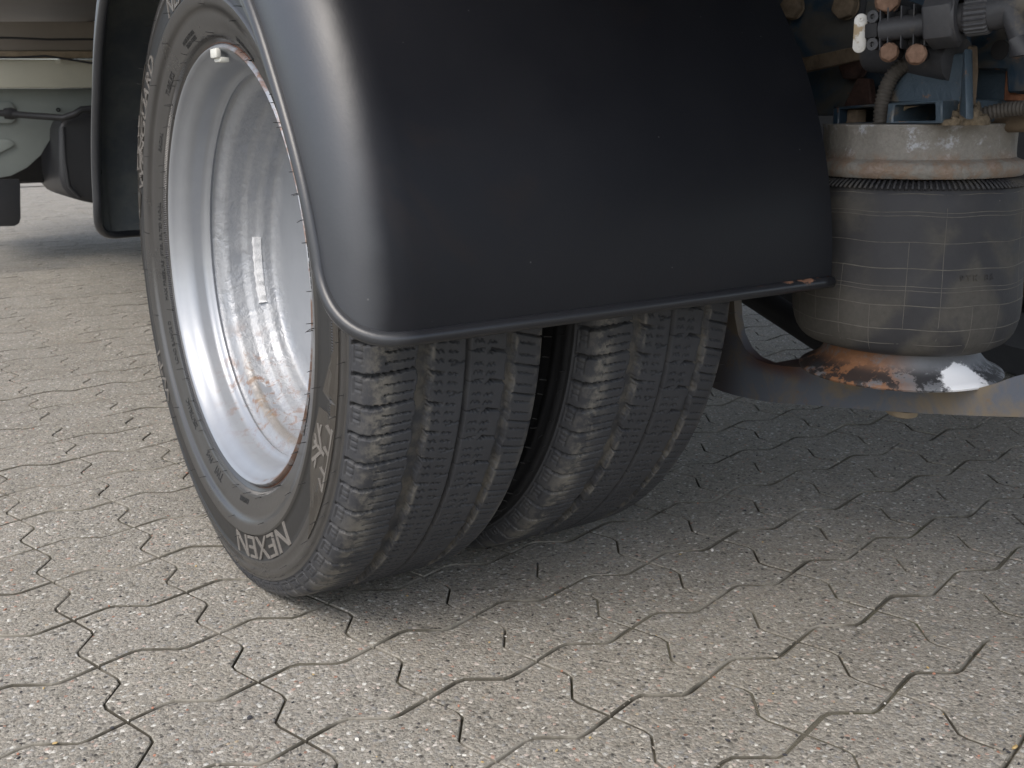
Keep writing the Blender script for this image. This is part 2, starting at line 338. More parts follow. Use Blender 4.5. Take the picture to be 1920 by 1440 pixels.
# ---------------------------------------------------------------- mesh helpers
class MB:
    def __init__(s): s.v = []; s.f = []; s.m = []
    def add(s, vs, fs, mi=0):
        o = len(s.v); s.v += [tuple(x) for x in vs]; s.f += [tuple(i + o for i in f) for f in fs]; s.m += [mi] * len(fs); return s
    def box(s, c, size, rot=None, mi=0):
        hx, hy, hz = (q / 2 for q in size); R = rot or Matrix.Identity(3); c = Vector(c)
        vs = [c + R @ Vector((a * hx, b * hy, d * hz)) for a in (-1, 1) for b in (-1, 1) for d in (-1, 1)]
        return s.add(vs, [(0, 1, 3, 2), (4, 6, 7, 5), (0, 4, 5, 1), (2, 3, 7, 6), (0, 2, 6, 4), (1, 5, 7, 3)], mi)
    def lathe(s, prof, origin=(0, 0, 0), axis=(0, 0, 1), seg=32, cap0=False, cap1=False, mi=0, jit=None):
        q = Vector((0, 0, 1)).rotation_difference(Vector(axis).normalized()).to_matrix(); o = Vector(origin); vs = []
        for (h, r) in prof:
            for k in range(seg):
                a = 2 * PI * k / seg; rr = r + (jit(a, h) if jit else 0)
                vs.append(o + q @ Vector((rr * math.cos(a), rr * math.sin(a), h)))
        fs = [(i * seg + k, i * seg + (k + 1) % seg, (i + 1) * seg + (k + 1) % seg, (i + 1) * seg + k) for i in range(len(prof) - 1) for k in range(seg)]
        if cap0: fs.append(tuple(reversed(range(seg))))
        if cap1: fs.append(tuple((len(prof) - 1) * seg + k for k in range(seg)))
        return s.add(vs, fs, mi)
    def cyl(s, a, b, r, seg=20, r2=None, mi=0):
        a, b = Vector(a), Vector(b); return s.lathe([(0, r), ((b - a).length, r2 if r2 is not None else r)], a, b - a, seg, True, True, mi)
    def tube(s, pts, r, seg=8, caps=True, mi=0, closed=False):
        pts = [Vector(p) for p in pts]; n = len(pts); vs = []; up = Vector((0.13, 0.21, 0.97))
        for i, p in enumerate(pts):
            if closed: d = pts[(i + 1) % n] - pts[i - 1]
            else: d = pts[min(i + 1, n - 1)] - pts[max(i - 1, 0)]
            d.normalize(); a = d.cross(up)
            if a.length < .05: a = d.cross(Vector((1, 0, 0)))
            a.normalize(); b = d.cross(a); rr = r[i] if isinstance(r, (list, tuple)) else r
            vs += [p + a * (rr * math.cos(2 * PI * k / seg)) + b * (rr * math.sin(2 * PI * k / seg)) for k in range(seg)]
        m = n if closed else n - 1
        fs = [(i * seg + k, ((i + 1) % n) * seg + k, ((i + 1) % n) * seg + (k + 1) % seg, i * seg + (k + 1) % seg) for i in range(m) for k in range(seg)]
        if caps and not closed: fs += [tuple(range(seg)), tuple(reversed([(n - 1) * seg + k for k in range(seg)]))]
        return s.add(vs, fs, mi)
    def prism(s, poly, a, b, mi=0):
        """poly of 3D points, extruded from offset vector a to offset vector b"""
        a, b = Vector(a), Vector(b); n = len(poly); P = [Vector(p) for p in poly]
        return s.add([p + a for p in P] + [p + b for p in P], [tuple(reversed(range(n))), tuple(range(n, 2 * n))] + [(i, (i + 1) % n, n + (i + 1) % n, n + i) for i in range(n)], mi)
    def build(s, name, mats, parent=None, bevel=0.0, seg=2, smooth=True, angle=35, inv=None):
        me = bpy.data.meshes.new(name); vs = s.v
        if inv is not None: vs = [inv @ Vector(v) for v in vs]
        me.from_pydata(vs, [], s.f)
        if not isinstance(mats, (list, tuple)): mats = [mats]
        for m in mats: me.materials.append(MAT[m] if isinstance(m, str) else m)
        if len(mats) > 1: me.polygons.foreach_set('material_index', s.m)
        bm = bmesh.new(); bm.from_mesh(me); bmesh.ops.recalc_face_normals(bm, faces=bm.faces)
        if bevel > 0:
            es = [e for e in bm.edges if len(e.link_faces) == 2 and e.calc_face_angle(0) > math.radians(30)]
            bmesh.ops.bevel(bm, geom=es, offset=bevel, segments=seg, profile=.5, affect='EDGES', clamp_overlap=True)
        bm.to_mesh(me); bm.free()
        return link(name, me, parent, smooth, angle)
def link(name, me, parent=None, smooth=True, angle=35):
    if smooth:
        me.polygons.foreach_set('use_smooth', [True] * len(me.polygons))
        if angle: me.set_sharp_from_angle(angle=math.radians(angle))
    me.update()
    o = bpy.data.objects.new(name, me); COL.objects.link(o)
    if parent is not None: o.parent = parent
    return o
def tag(o, label=None, cat=None, group=None, kind=None):
    for k, v in (('label', label), ('category', cat), ('group', group), ('kind', kind)):
        if v: o[k] = v
    return o
def thing(name, label, cat, loc=(0, 0, 0), group=None):
    o = bpy.data.objects.new(name, None); o.empty_display_size = .05; COL.objects.link(o); o.location = loc
    return tag(o, label, cat, group)
def grid_mesh(name, V, nu, nv, closed_u=True):
    """V (nu*nv,3) numpy grid -> mesh of quads; u wraps"""
    me = bpy.data.meshes.new(name); n = nu * nv
    iu = np.arange(nu if closed_u else nu - 1)[:, None]; iv = np.arange(nv - 1)[None]
    a = iu * nv + iv; b = ((iu + 1) % nu) * nv + iv
    F = np.stack([a, a + 1, b + 1, b], -1).reshape(-1, 4).astype(np.int32)
    me.vertices.add(n); me.vertices.foreach_set('co', V.astype(np.float32).ravel())
    me.loops.add(F.size); me.loops.foreach_set('vertex_index', F.ravel())
    me.polygons.add(len(F)); me.polygons.foreach_set('loop_start', np.arange(0, F.size, 4, dtype=np.int32)); me.polygons.foreach_set('loop_total', np.full(len(F), 4, np.int32))
    me.update(); me.validate(); return me
def proj(P):
    d = Vector(P) - CAM; z = d.dot(RF)
    return (960 + 1956.72 * d.dot(RX) / z, 720 - 1956.72 * d.dot(RU) / z, z)
def at(x, y, ax, val):
    """world point where the sight line of photo pixel (x, y) meets the plane axis = val (used once, to place things)"""
    d = RF + RX * ((x - 960) / 1956.72) - RU * ((y - 720) / 1956.72)
    return CAM + d * ((val - CAM[ax]) / d[ax])

# ---------------------------------------------------------------- ground: bed, wavy pavers, far paving
PA, PB, PANG = 0.11263, 0.10864, 0.00805
PG = Vector((0.7094, 0.2115, 0))
pc, ps = math.cos(PANG), math.sin(PANG)
def grid_xy(u, v): return (PG.x + PA * u * pc + PB * v * ps, PG.y + PA * u * ps - PB * v * pc)
def edge_pts(n=3):
    # one wavy side, from node (0,0) to node (1,0), rounded corners
    key = [(0, 0), (.29, -.088), (.37, -.088), (.63, .088), (.71, .088)]
    return key
EU = edge_pts()
def paver_outline():
    pts = [(u, v) for u, v in EU]                                    # top side u 0..1 at v=0
    hd = [(0, 0), (.088, .29), (.088, .37), (-.088, .63), (-.088, .71)]
    pts += [(1 + a, b) for a, b in hd]
    pts += [(1 - u, 1 - v) for u, v in EU]
    pts += [(0 - a, 1 - b) for a, b in hd]
    return pts
OUT = paver_outline()
def paver_mesh_arrays(seed):
    r = random.Random(seed); n = len(OUT); cx = cy = .5
    pts = [(((u - .5) * PA), (-(v - .5) * PB)) for u, v in OUT]
    # orient counter-clockwise and inset
    pts = pts[::-1]
    def inset(d):
        res = []
        for i in range(n):
            p0, p1, p2 = Vector(pts[i - 1]), Vector(pts[i]), Vector(pts[(i + 1) % n])
            e1, e2 = p1 - p0, p2 - p1; d_ = d + (.0003 if max(abs(e1.x), abs(e2.x)) > max(abs(e1.y), abs(e2.y)) else 0); n1 = Vector((-(p1 - p0).y, (p1 - p0).x)).normalized(); n2 = Vector((-(p2 - p1).y, (p2 - p1).x)).normalized()
            nn = (n1 + n2).normalized(); k = 1 / max(.55, nn.dot(n1)); res.append(p1 + nn * d_ * k)
        return res
    g = .0006
    wear = [r.uniform(0, .0006) for _ in range(n)]
    rings = [(g, -.020), (g, -.0034), (g + .0005, -.0011), (g + .0014, -.0001)]
    vs = []
    for d, z in rings:
        for i, p in enumerate(inset(d)): vs.append((p.x, p.y, z - (wear[i] if z > -.01 else 0)))
    fs = [(k * n + i, k * n + (i + 1) % n, (k + 1) * n + (i + 1) % n, (k + 1) * n + i) for k in range(3) for i in range(n)]
    fs.append(tuple(3 * n + i for i in range(n)))
    return vs, fs
variants = [paver_mesh_arrays(k) for k in range(4)]
RO = [(u * PA, v * PB) for u, v in OUT[::-1]]
PMI = [1] * (2 * len(OUT)) + [1 if abs(RO[(i + 1) % len(RO)][0] - RO[i][0]) > abs(RO[(i + 1) % len(RO)][1] - RO[i][1]) else 0 for i in range(len(RO))] + [0]
pav_me = []
for k, (vs, fs) in enumerate(variants):
    me = bpy.data.meshes.new('paver'); me.from_pydata(vs, [], fs); me.materials.append(MAT['paver']); me.materials.append(MAT['joint_dirt']); me.polygons.foreach_set('material_index', PMI)
    me.polygons.foreach_set('use_smooth', [True] * len(me.polygons)); me.set_sharp_from_angle(angle=math.radians(8)); me.update(); pav_me.append(me)
# bed of joint sand, gently uneven so that some joints are fuller than others
X0, X1, Y0, Y1 = -3.2, 3.4, -1.5, 7.6
nx, ny = 331, 430
gx, gy = np.meshgrid(np.linspace(X0, X1, nx), np.linspace(Y0, Y1, ny), indexing='ij')
def vnoise(x, y, s, seed):
    r = np.random.default_rng(seed); T = r.random((64, 64)); xf, yf = x * s, y * s
    i, j = np.floor(xf).astype(int), np.floor(yf).astype(int); fx, fy = xf - i, yf - j; fx = fx * fx * (3 - 2 * fx); fy = fy * fy * (3 - 2 * fy)
    g = lambda a, b: T[a % 64, b % 64]
    return (g(i, j) * (1 - fx) + g(i + 1, j) * fx) * (1 - fy) + (g(i, j + 1) * (1 - fx) + g(i + 1, j + 1) * fx) * fy
bz = -.0078 + .0105 * vnoise(gx, gy, 7, 1) ** 1.6 + .0022 * (vnoise(gx, gy, 31, 2) - .5) * 2
bz = np.minimum(bz, -.0015)
me = grid_mesh('pavement', np.stack([gx, gy, bz], -1).reshape(-1, 3), nx, ny, False); me.materials.append(MAT['bed'])
pavement = tag(link('pavement', me, None, True, 0), kind='structure')
cells = []
for u in range(-36, 25):
    for v in range(-70, 18):
        cxy = grid_xy(u + .5, v + .5)
        if not (X0 + .1 < cxy[0] < X1 - .1 and Y0 + .1 < cxy[1] < Y1 - .1): continue
        if cxy[1] > 5.2 and not -.3 < cxy[0] < 1.9: continue
        px, py, dz = proj((cxy[0], cxy[1], 0))
        area = 0
        if dz > .2 and -60 < px < 1980 and -60 < py < 1500:
            c4 = [proj(grid_xy(u + a, v + b) + (0,)) for a, b in ((0, 0), (1, 0), (1, 1), (0, 1))]
            area = abs(sum(c4[i][0] * c4[(i + 1) % 4][1] - c4[(i + 1) % 4][0] * c4[i][1] for i in range(4))) / 2
        cells.append((area, u, v, cxy))
cells.sort(reverse=True)
rest = MB()
for k, (area, u, v, (cx, cy)) in enumerate(cells):
    tx, ty, tz = random.gauss(0, .0026), random.gauss(0, .0026), random.uniform(-.0005, .0005)
    q = random.randrange(4)
    if k < 300 and area > 0:
        o = bpy.data.objects.new('paver', pav_me[q]); COL.objects.link(o); o.parent = pavement
        o.location = (cx, cy, tz); o.rotation_euler = (tx, ty, PANG)
    else:
        vs, fs = variants[q]; R = Matrix.Rotation(PANG, 3, 'Z')
        rest.add([R @ Vector(p) + Vector((cx, cy, tz + p[0] * ty * -1 + p[1] * tx)) for p in vs], fs)
me = bpy.data.meshes.new('distant_pavers'); me.from_pydata(rest.v, [], rest.f); me.materials.append(MAT['paver']); me.materials.append(MAT['joint_dirt']); me.polygons.foreach_set('material_index', PMI * (len(rest.f) // (3 * len(OUT) + 1)))
tag(link('distant_pavers', me, pavement, True, 8), kind='stuff')
# paving beyond
g = MB(); H = 90
g.add([(-H, -H, -.03), (H, -H, -.03), (H, H, -.03), (-H, H, -.03)], [(0, 1, 2, 3)])
tag(g.build('ground', 'bed', smooth=False), kind='structure')
g = MB()
for (a, b, c, d) in ((-H, X0, -H, H), (X1, H, -H, H), (X0, X1, -H, Y0), (X0, X1, Y1, H)):
    g.add([(a, c, 0), (b, c, 0), (b, d, 0), (a, d, 0)], [(0, 1, 2, 3)])
tag(g.build('paved_yard', 'ground', smooth=False), kind='structure')
# loose grit and stone chips lying on the stones and in the joints
gr = MB(); ico = bmesh.new(); bmesh.ops.create_icosphere(ico, subdivisions=1, radius=1); ico.verts.ensure_lookup_table()
IV = [v.co.copy() for v in ico.verts]; IF = [tuple(v.index for v in f.verts) for f in ico.faces]; ico.free()
for k in range(900):
    if k < 560:
        px, py = random.uniform(0, 1920), 1440 - 640 * random.random() ** 1.4
        P = at(px, py, 2, 0); s_ = random.uniform(.0007, .0016)
        if random.random() < .06: s_ *= 1.7
    else:
        u, v = random.randint(-12, 6), random.randint(-6, 9); e = random.random(); side = random.random() < .5
        f = np.interp(e, [0, .33, .67, 1], [0, -.09, .09, 0])
        q = (u + e, v + f) if side else (u - f, v + e)
        P = Vector(grid_xy(*q) + (0,)); P.x += random.gauss(0, .0015); P.y += random.gauss(0, .0015); s_ = random.uniform(.0007, .0019)
    R = Matrix.Rotation(random.random() * 6, 3, 'Z') @ Matrix.Rotation(random.random(), 3, 'X')
    sc = (random.uniform(.7, 1.5), random.uniform(.6, 1.1), random.uniform(.35, .7))
    gr.add([Vector((P.x, P.y, s_ * .35)) + R @ Vector((a.x * sc[0], a.y * sc[1], a.z * sc[2])) * s_ * random.uniform(.85, 1.15) for a in IV], IF)
tag(gr.build('loose_grit', 'grit', smooth=False), kind='stuff')

# ---------------------------------------------------------------- wheels
ZC, RT = 0.3316, 0.3384
CAMB = 0.01876
# tyre profile, x = along the axle (0 at the outer flange), r = radius; outer half, then mirrored about x = .076
XC = .0760
side_out = [(.0100, .2160), (.0030, .2205), (-.0030, .2238), (-.0040, .2262), (-.0072, .2275), (-.0095, .2300), (-.0120, .2325), (-.0125, .2340), (-.0165, .2420),
            (-.0200, .2500), (-.0216, .2556), (-.0232, .2560), (-.0258, .2610), (-.0282, .2678), (-.0284, .2688), (-.0256, .2697), (-.0258, .2760), (-.0256, .2830), (-.0250, .2900),
            (-.0246, .2950), (-.0262, .2958), (-.0244, .3000), (-.0218, .3060), (-.0226, .3068), (-.0215, .3100), (-.0205, .3128), (-.0183, .3136), (-.0190, .3150), (-.0178, .3166)]
side_out = [(a * .78 if a < 0 else a, b) for a, b in side_out]
sw_r = np.array([q[1] for q in side_out]); sw_x = np.array([q[0] for q in side_out])
def sx(r): return float(np.interp(r, sw_r, sw_x))
tread_prof = [(-.0178, .3166), (-.0160, .3200), (-.0135, .3240), (-.0105, .3284), (-.0068, .3325), (-.0030, .3350), (.0015, .3364), (.0080, .3371), (.030, .3380), (.0760, .3384)]
tread_prof = [(a * .78 if a < 0 else a, b) for a, b in tread_prof]
tp = np.array(tread_prof); tp = np.vstack([tp, np.stack([2 * XC - tp[-2::-1, 0], tp[-2::-1, 1]], -1)])
sarc = np.r_[0, np.cumsum(np.hypot(*np.diff(tp, axis=0).T))]
def catmull(s, col):
    return np.interp(s, sarc, tp[:, col])
NPITCH, RPP = 78, 30
def tri(x): return 2 * np.abs(2 * (x - np.floor(x + .5))) - 1
def flatten(V, zc_local_ground):
    """press the tyre flat where it meets the ground; V in wheel coordinates (z relative to hub); ground at zg(x)"""
    zg = zc_local_ground + CAMB * V[:, 0]
    below = np.clip((zg + .05 - V[:, 2]) / .05, 0, 1)
    cen = (V[:, 0] - XC); V[:, 0] += np.sign(cen) * np.clip((np.abs(cen) - .06) / .03, 0, 1) * below ** 2 * .005 * (np.abs(V[:, 1]) < .16)
    V[:, 2] = np.maximum(V[:, 2], zg + .0006); return V
def tread_mesh(phase, zg):
    ncol = 184; s = np.linspace(0, sarc[-1], ncol); X = catmull(s, 0); Rr = catmull(s, 1)
    # smooth the poly-line a little
    for _ in range(3):
        X[1:-1] = (X[:-2] + 2 * X[1:-1] + X[2:]) / 4; Rr[1:-1] = (Rr[:-2] + 2 * Rr[1:-1] + Rr[2:]) / 4
    dX, dR = np.gradient(X), np.gradient(Rr); L = np.hypot(dX, dR); nX, nR = -dR / L, dX / L      # outward normal
    nrow = NPITCH * RPP; q = (np.arange(nrow) / RPP)[:, None]; phi = q * 2 * PI / NPITCH + phase
    x = X[None] + 0 * q; qq = q + 0 * x
    rad = Rr[None] + 0 * q
    def fr(a): return a - np.floor(a)
    def near(a, c, wd): d = np.abs(fr(a - c + .5) - .5); return d < wd
    rng2 = np.random.default_rng(int(phase * 100) + 3)
    D = np.zeros_like(x); SP = np.zeros_like(x)
    tread = (rad > .3345)
    z1 = .0013 * tri(qq + .2) ; z3 = .0011 * tri(qq * 1 + .6)
    g1 = (x > .0355 + z1) & (x < .0475 + z1 * 1.2); g2 = (x > .0795) & (x < .0842); g3 = (x > .1195 + z3) & (x < .1275 + z3)
    D[g1] = .0066; D[g2] = .0060; D[g3] = .0062; MUD = np.zeros_like(x); MUD[g1] = 1; MUD[g2] = 0; SP[g2] = .75; MUD[g3] = 1
    # outer shoulder: lateral grooves running out over the buttress
    lat = qq + (x - .02) * 4.2 + .02 * np.sin(x * 2 * PI / .006)
    wd = np.interp(X, [-.02, .0, .012, .036], [.045, .080, .055, .032])[None]
    m = near(lat, 0, wd) & (x < .036) & (rad > .3185); D[m] = np.maximum(D[m], .0072); SP[m] = .85
    m = near(lat, .0, wd + .012) & (x < .001) & (rad > .3185) & (rad < .3335); D[m] = np.maximum(D[m], .0022)
    for c in (.36, .68):
        l2 = qq + (x - .02) * 2.2 + .018 * np.sin(x * 2 * PI / .0052 + c * 9); m = near(l2, c, .021) & (x > .0065 + .001 * math.sin(c * 20)) & (x < .0335); D[m] = np.maximum(D[m], .0030); SP[m] = .85
    # buttress ladder
    lad = (rad < .3315) & (rad > .3195) & (x < .0)
    m = lad & near(qq, .5, .30) & ((np.abs(rad - .3285) < .0006) | (np.abs(rad - .3215) < .0006)); D[m] = .0012
    m = lad & near(qq * 4, .5, .13) & near(qq, .5, .34) & (rad > .3215) & (rad < .3285); D[m] = .0012
    m = (rad < .3188) & (rad > .3176) & (x < 0); D[m] = .0009
    # rib 2
    l2 = qq - (x - .05) * 9; m = near(l2, .15, .050) & (x > .047) & (x < .0605); D[m] = np.maximum(D[m], .0048); SP[m] = .7
    l2 = qq + (x - .06) * 6; m = near(l2, .05, .022) & (x > .066) & (x < .0795); D[m] = np.maximum(D[m], .0030); SP[m] = .85
    zz = .045 * tri(x / .0042)
    for c in (.22, .52, .82):
        for (a, b) in ((.0520, .0600), (.0640, .0725)):
            m = near(qq + zz - (x - .06) * 3, c + (.04 if a > .06 else 0), .021) & (x > a) & (x < b); D[m] = np.maximum(D[m], .0030); SP[m] = .85
    # rib 3
    l2 = qq - (x - .1) * 9; m = near(l2, .62, .045) & (x > .104) & (x < .1200); D[m] = np.maximum(D[m], .0048); SP[m] = .7
    l2 = qq + (x - .1) * 4; m = near(l2, .58, .022) & (x > .0842) & (x < .098); D[m] = np.maximum(D[m], .0030); SP[m] = .85
    for c in (.08, .36, .68):
        for (a, b) in ((.0885, .0965), (.1005, .1090)):
            m = near(qq + zz - (x - .1) * 3, c + (.05 if a > .1 else 0), .021) & (x > a) & (x < b); D[m] = np.maximum(D[m], .0030); SP[m] = .85
    # inner shoulder
    lat = qq - (x - .14) * 10; wd = np.interp(X, [.127, .14, .160, .170], [.030, .030, .042, .055])[None]
    m = near(lat, .35, wd) & (x > .1275) & (rad > .3185); D[m] = np.maximum(D[m], .0052); SP[m] = .7
    for c in (.62, 1.02):
        l2 = qq - (x - .14) * 9 + .02 * tri(x / .0045); m = near(l2, c, .021) & (x > .132) & (x < .150); D[m] = np.maximum(D[m], .0030); SP[m] = .85
    D *= (1 + .10 * np.sin(qq * 3.1 + x * 50))
    D[:, 0] = 0; D[:, -1] = 0; D[:, 1] *= .3; D[:, -2] *= .3
    r2 = rad - D * nR[None]; x2 = x - D * nX[None]
    V = np.stack([x2, -r2 * np.sin(phi), r2 * np.cos(phi)], -1).reshape(-1, 3)
    V = flatten(V, zg)
    me = grid_mesh('tread', V, nrow, ncol); me.materials.append(MAT['tread'])
    SP = SP * (1 - MUD); gv = MUD; du = np.maximum(np.exp(-((x - .006) / .0105) ** 2), np.exp(-((x - .158) / .006) ** 2) * .9)
    du = np.maximum(du, .9 * np.exp(-((x - .0492) / .0018) ** 2)); du = np.maximum(du, .8 * np.exp(-((x - .1288) / .0016) ** 2)); du = du * (D < .003) + .35 * (D >= .003)
    # the scrub mark is patchy round the tyre
    for nm, arr in (('groove', gv), ('dust', du), ('sipe', SP)):
        at_ = me.attributes.new(nm, 'FLOAT', 'POINT'); at_.data.foreach_set('value', arr.astype(np.float32).ravel())
    return me
def sidewall_mesh(zg):
    prof = side_out + [(2 * XC - a, b) for a, b in reversed(side_out)]
    # split in two strips (outer, inner) so that the tread closes the gap
    P = np.array(side_out); n = 540; phi = np.arange(n) * 2 * PI / n; out = []
    rim_bead = P
    V1 = np.stack([np.broadcast_to(P[:, 0], (n, len(P))), -P[:, 1] * np.sin(phi)[:, None], P[:, 1] * np.cos(phi)[:, None]], -1).reshape(-1, 3)
    Q = np.stack([2 * XC - P[:, 0], P[:, 1]], -1)[::-1]
    V2 = np.stack([np.broadcast_to(Q[:, 0], (n, len(Q))), -Q[:, 1] * np.sin(phi)[:, None], Q[:, 1] * np.cos(phi)[:, None]], -1).reshape(-1, 3)
    m1 = grid_mesh('tyre', flatten(V1, zg), n, len(P)); m2 = grid_mesh('tmp', flatten(V2, zg), n, len(P))
    bm = bmesh.new(); bm.from_mesh(m1); bm.from_mesh(m2); bpy.data.meshes.remove(m2)
    bmesh.ops.recalc_face_normals(bm, faces=bm.faces); bm.to_mesh(m1); bm.free()
    m1.materials.append(MAT['sidewall']); return m1
def pt_side(phi, r, off=0.0):
    """point on the outer sidewall; phi clockwise from the top as seen from outside (towards the rear = -Y)"""
    return Vector((sx(r) - off, -r * math.sin(phi), r * math.cos(phi)))
def text_on_sidewall(mb, txt, deg, r_base, h, width=1.0, off=.0008, skew=0.0, from_end=False):
    cu = bpy.data.curves.new('t', 'FONT'); cu.body = txt; cu.size = 1.0; cu.resolution_u = 3; cu.extrude = .1
    ob = bpy.data.objects.new('t', cu); COL.objects.link(ob); dg = bpy.context.evaluated_depsgraph_get()
    m = ob.evaluated_get(dg).to_mesh(); vs = [v.co.copy() for v in m.vertices]; fs = [tuple(p.vertices) for p in m.polygons]
    ob.evaluated_get(dg).to_mesh_clear(); bpy.data.objects.remove(ob); bpy.data.curves.remove(cu)
    sc = h / .70; out = []
    for v in vs:
        tx = (v.x * width + v.y * skew) * sc; ty = v.y * sc; r = r_base + ty
        out.append(pt_side(math.radians(deg) + tx / (r_base + h / 2), r, off if v.z > 0 else -.0006))
    mb.add(out, fs)
def plate_on_sidewall(mb, base, low, r_top=.3068, off=.0009):
    """raised plate between r_top and a jagged lower edge [(deg, r), ...]"""
    dg = []
    for (a, _), (b, _) in zip(low[:-1], low[1:]):
        k = max(1, int(abs(b - a) / .8)); dg += [(a + (b - a) * q / k) for q in range(k)]
    dg.append(low[-1][0]); lx = [q[0] for q in low]; lr = [q[1] for q in low]; n = 7; vs = []
    for d in dg:
        r0 = float(np.interp(d, lx, lr))
        col = [pt_side(math.radians(base + d), r0, -.0006)] + [pt_side(math.radians(base + d), r0 + (r_top - r0) * q / (n - 3), off) for q in range(n - 2)] + [pt_side(math.radians(base + d), r_top, -.0006)]
        vs += col
    mb.add(vs, [(i * n + q, i * n + q + 1, (i + 1) * n + q + 1, (i + 1) * n + q) for i in range(len(dg) - 1) for q in range(n - 1)])
def vent_hairs(seed, zg):
    r = random.Random(seed); mb = MB()
    def hair(p, d, L):
        d = d.normalized(); b = Vector((r.gauss(0, .3), r.gauss(0, .3), r.gauss(0, .3) - .12))
        pts = [p, p + d * L * .5 + b * L * .08, p + (d + b * .35).normalized() * L]
        if min(q.z for q in pts) < zg + .012: return
        mb.tube(pts, [.00042, .00034, .00022], 4)
    for rr, n in ((.2300, 34), (.2325, 22), (.2580, 16), (.2760, 14), (.3060, 34), (.3128, 60)):
        for k in range(n):
            a = 2 * PI * (k + r.uniform(-.3, .3)) / n
            d = Vector((-1, 0, 0)) + Vector((0, -math.sin(a), math.cos(a))) * (.3 if rr > .30 else .05)
            hair(pt_side(a, rr, -.0003), d, r.uniform(.005, .0085))
    for k in range(110):
        a = 2 * PI * (k + r.uniform(-.25, .25)) / 110; e = Vector((0, -math.sin(a), math.cos(a)))
        hair(Vector((2 * XC + .0105, 0, 0)) + e * .3282, Vector((.9, 0, 0)) + e * .5, r.uniform(.004, .007))
    for k in range(46):
        a = 2 * PI * (k + r.uniform(-.25, .25)) / 46; e = Vector((0, -math.sin(a), math.cos(a)))
        hair(Vector((2 * XC + .0222, 0, 0)) + e * .300, Vector((1, 0, 0)), r.uniform(.005, .008))
    return mb
rim_prof = [(.0020, .2245), (-.0010, .2236), (-.0046, .2215), (-.0058, .2200), (-.0048, .2182), (-.0015, .2166), (.0030, .2140), (.0060, .2112), (.0100, .2082), (.0145, .2062), (.0190, .2052), (.0270, .2046), (.0310, .2036), (.0330, .2012),
            (.0350, .1990), (.0368, .1982), (.0386, .1992), (.0400, .2008), (.0425, .2004), (.0450, .1965), (.0480, .1908), (.0515, .1872), (.0560, .1858), (.0680, .1850), (.0715, .1838), (.0745, .1806), (.0775, .1790),
            (.0840, .1782), (.0880, .1762), (.0905, .1735), (.0960, .1722), (.1010, .1716), (.1040, .1700), (.1065, .1660), (.1085, .1600), (.1100, .1500), (.1108, .1350), (.1108, .1100), (.1104, .0900), (.1102, .0450)]
back_prof = [(.1040, .1716), (.1100, .1760), (.1250, .1980), (.1400, .2040), (.1480, .2110), (.1550, .2215), (.1500, .2245)]
def build_rim(parent, flip=False):
    mb = MB(); f = (lambda h: 2 * XC - h) if flip else (lambda h: h)
    mb.lathe([(f(h), r) for h, r in rim_prof], axis=(1, 0, 0), seg=160)
    mb.lathe([(f(h), r) for h, r in back_prof], axis=(1, 0, 0), seg=96)
    return mb.build('rim', 'rim', parent, angle=50)
def make_wheel(name, label, xoff, phase, flip=False):
    t = thing(name, label, 'wheel', (xoff * math.cos(CAMB), 0, ZC)); t.rotation_euler = (0, CAMB, 0)
    zg = -ZC
    ty = link('tyre', sidewall_mesh(zg), t, True, 0)
    tr = link('tread', tread_mesh(phase, zg), ty, True, 0)
    rim = build_rim(t, flip)
    h = vent_hairs(int(phase * 100) + 5, zg).build('rubber_vent_hair', 'hair', ty, smooth=False); tag(h, kind='stuff')
    return t, ty, rim
outer, ty, rim = make_wheel('dual_wheel', 'outer wheel with silver deep-dish steel rim and lettered tyre sidewall', 0.0040, 0.0)
inner, ty2, rim2 = make_wheel('dual_wheel', 'inner wheel, its black tyre half hidden between outer tyre and axle arm', 0.222, 0.043, True)
ty2.data.materials[0] = MAT['dull_rubber']
# raised lettering and emblems on the outer tyre
for txt, dg_, r_, h_, wd_ in (('NEXEN', 141, .2708, .0240, 1.55), ('WINGUARD', 284, .2715, .0200, 1.15), ('WT1', 230, .2730, .0185, 1.25), ('NEXEN', 338, .2715, .0225, 1.05)):
    L = MB(); text_on_sidewall(L, txt, dg_, r_, h_, wd_, .0012); L.build('lettering', 'letter', ty, smooth=False)
for txt, dg_, r_, h_ in (('TUBELESS', 318, .2365, .0058), ('STEEL BELTED RADIAL', 268, .2350, .0044), ('MADE IN KOREA', 340, .2395, .0036), ('TREAD 4 PLIES', 341, .2345, .0036), ('RADIAL', 299, .2365, .0050), ('M+S', 200, .2365, .0065), ('TWI', 191, .2360, .0085),
                         ('205/75R16C', 214, .2370, .0058), ('110/108R', 170, .2365, .0050), ('LOAD RANGE D', 236, .2370, .0050), ('MAX PRESSURE', 255, .2350, .0048), ('INFLATION LIMIT', 20, .2350, .0042), ('TUBELESS', 45, .2360, .0050), ('STEEL BELTED RADIAL', 70, .2350, .0046), ('205/75R16C', 110, .2350, .0056)):
    S = MB(); text_on_sidewall(S, txt, dg_, r_, h_, 1.05, .0006); S.build('small_lettering', 'hair', ty, smooth=False)
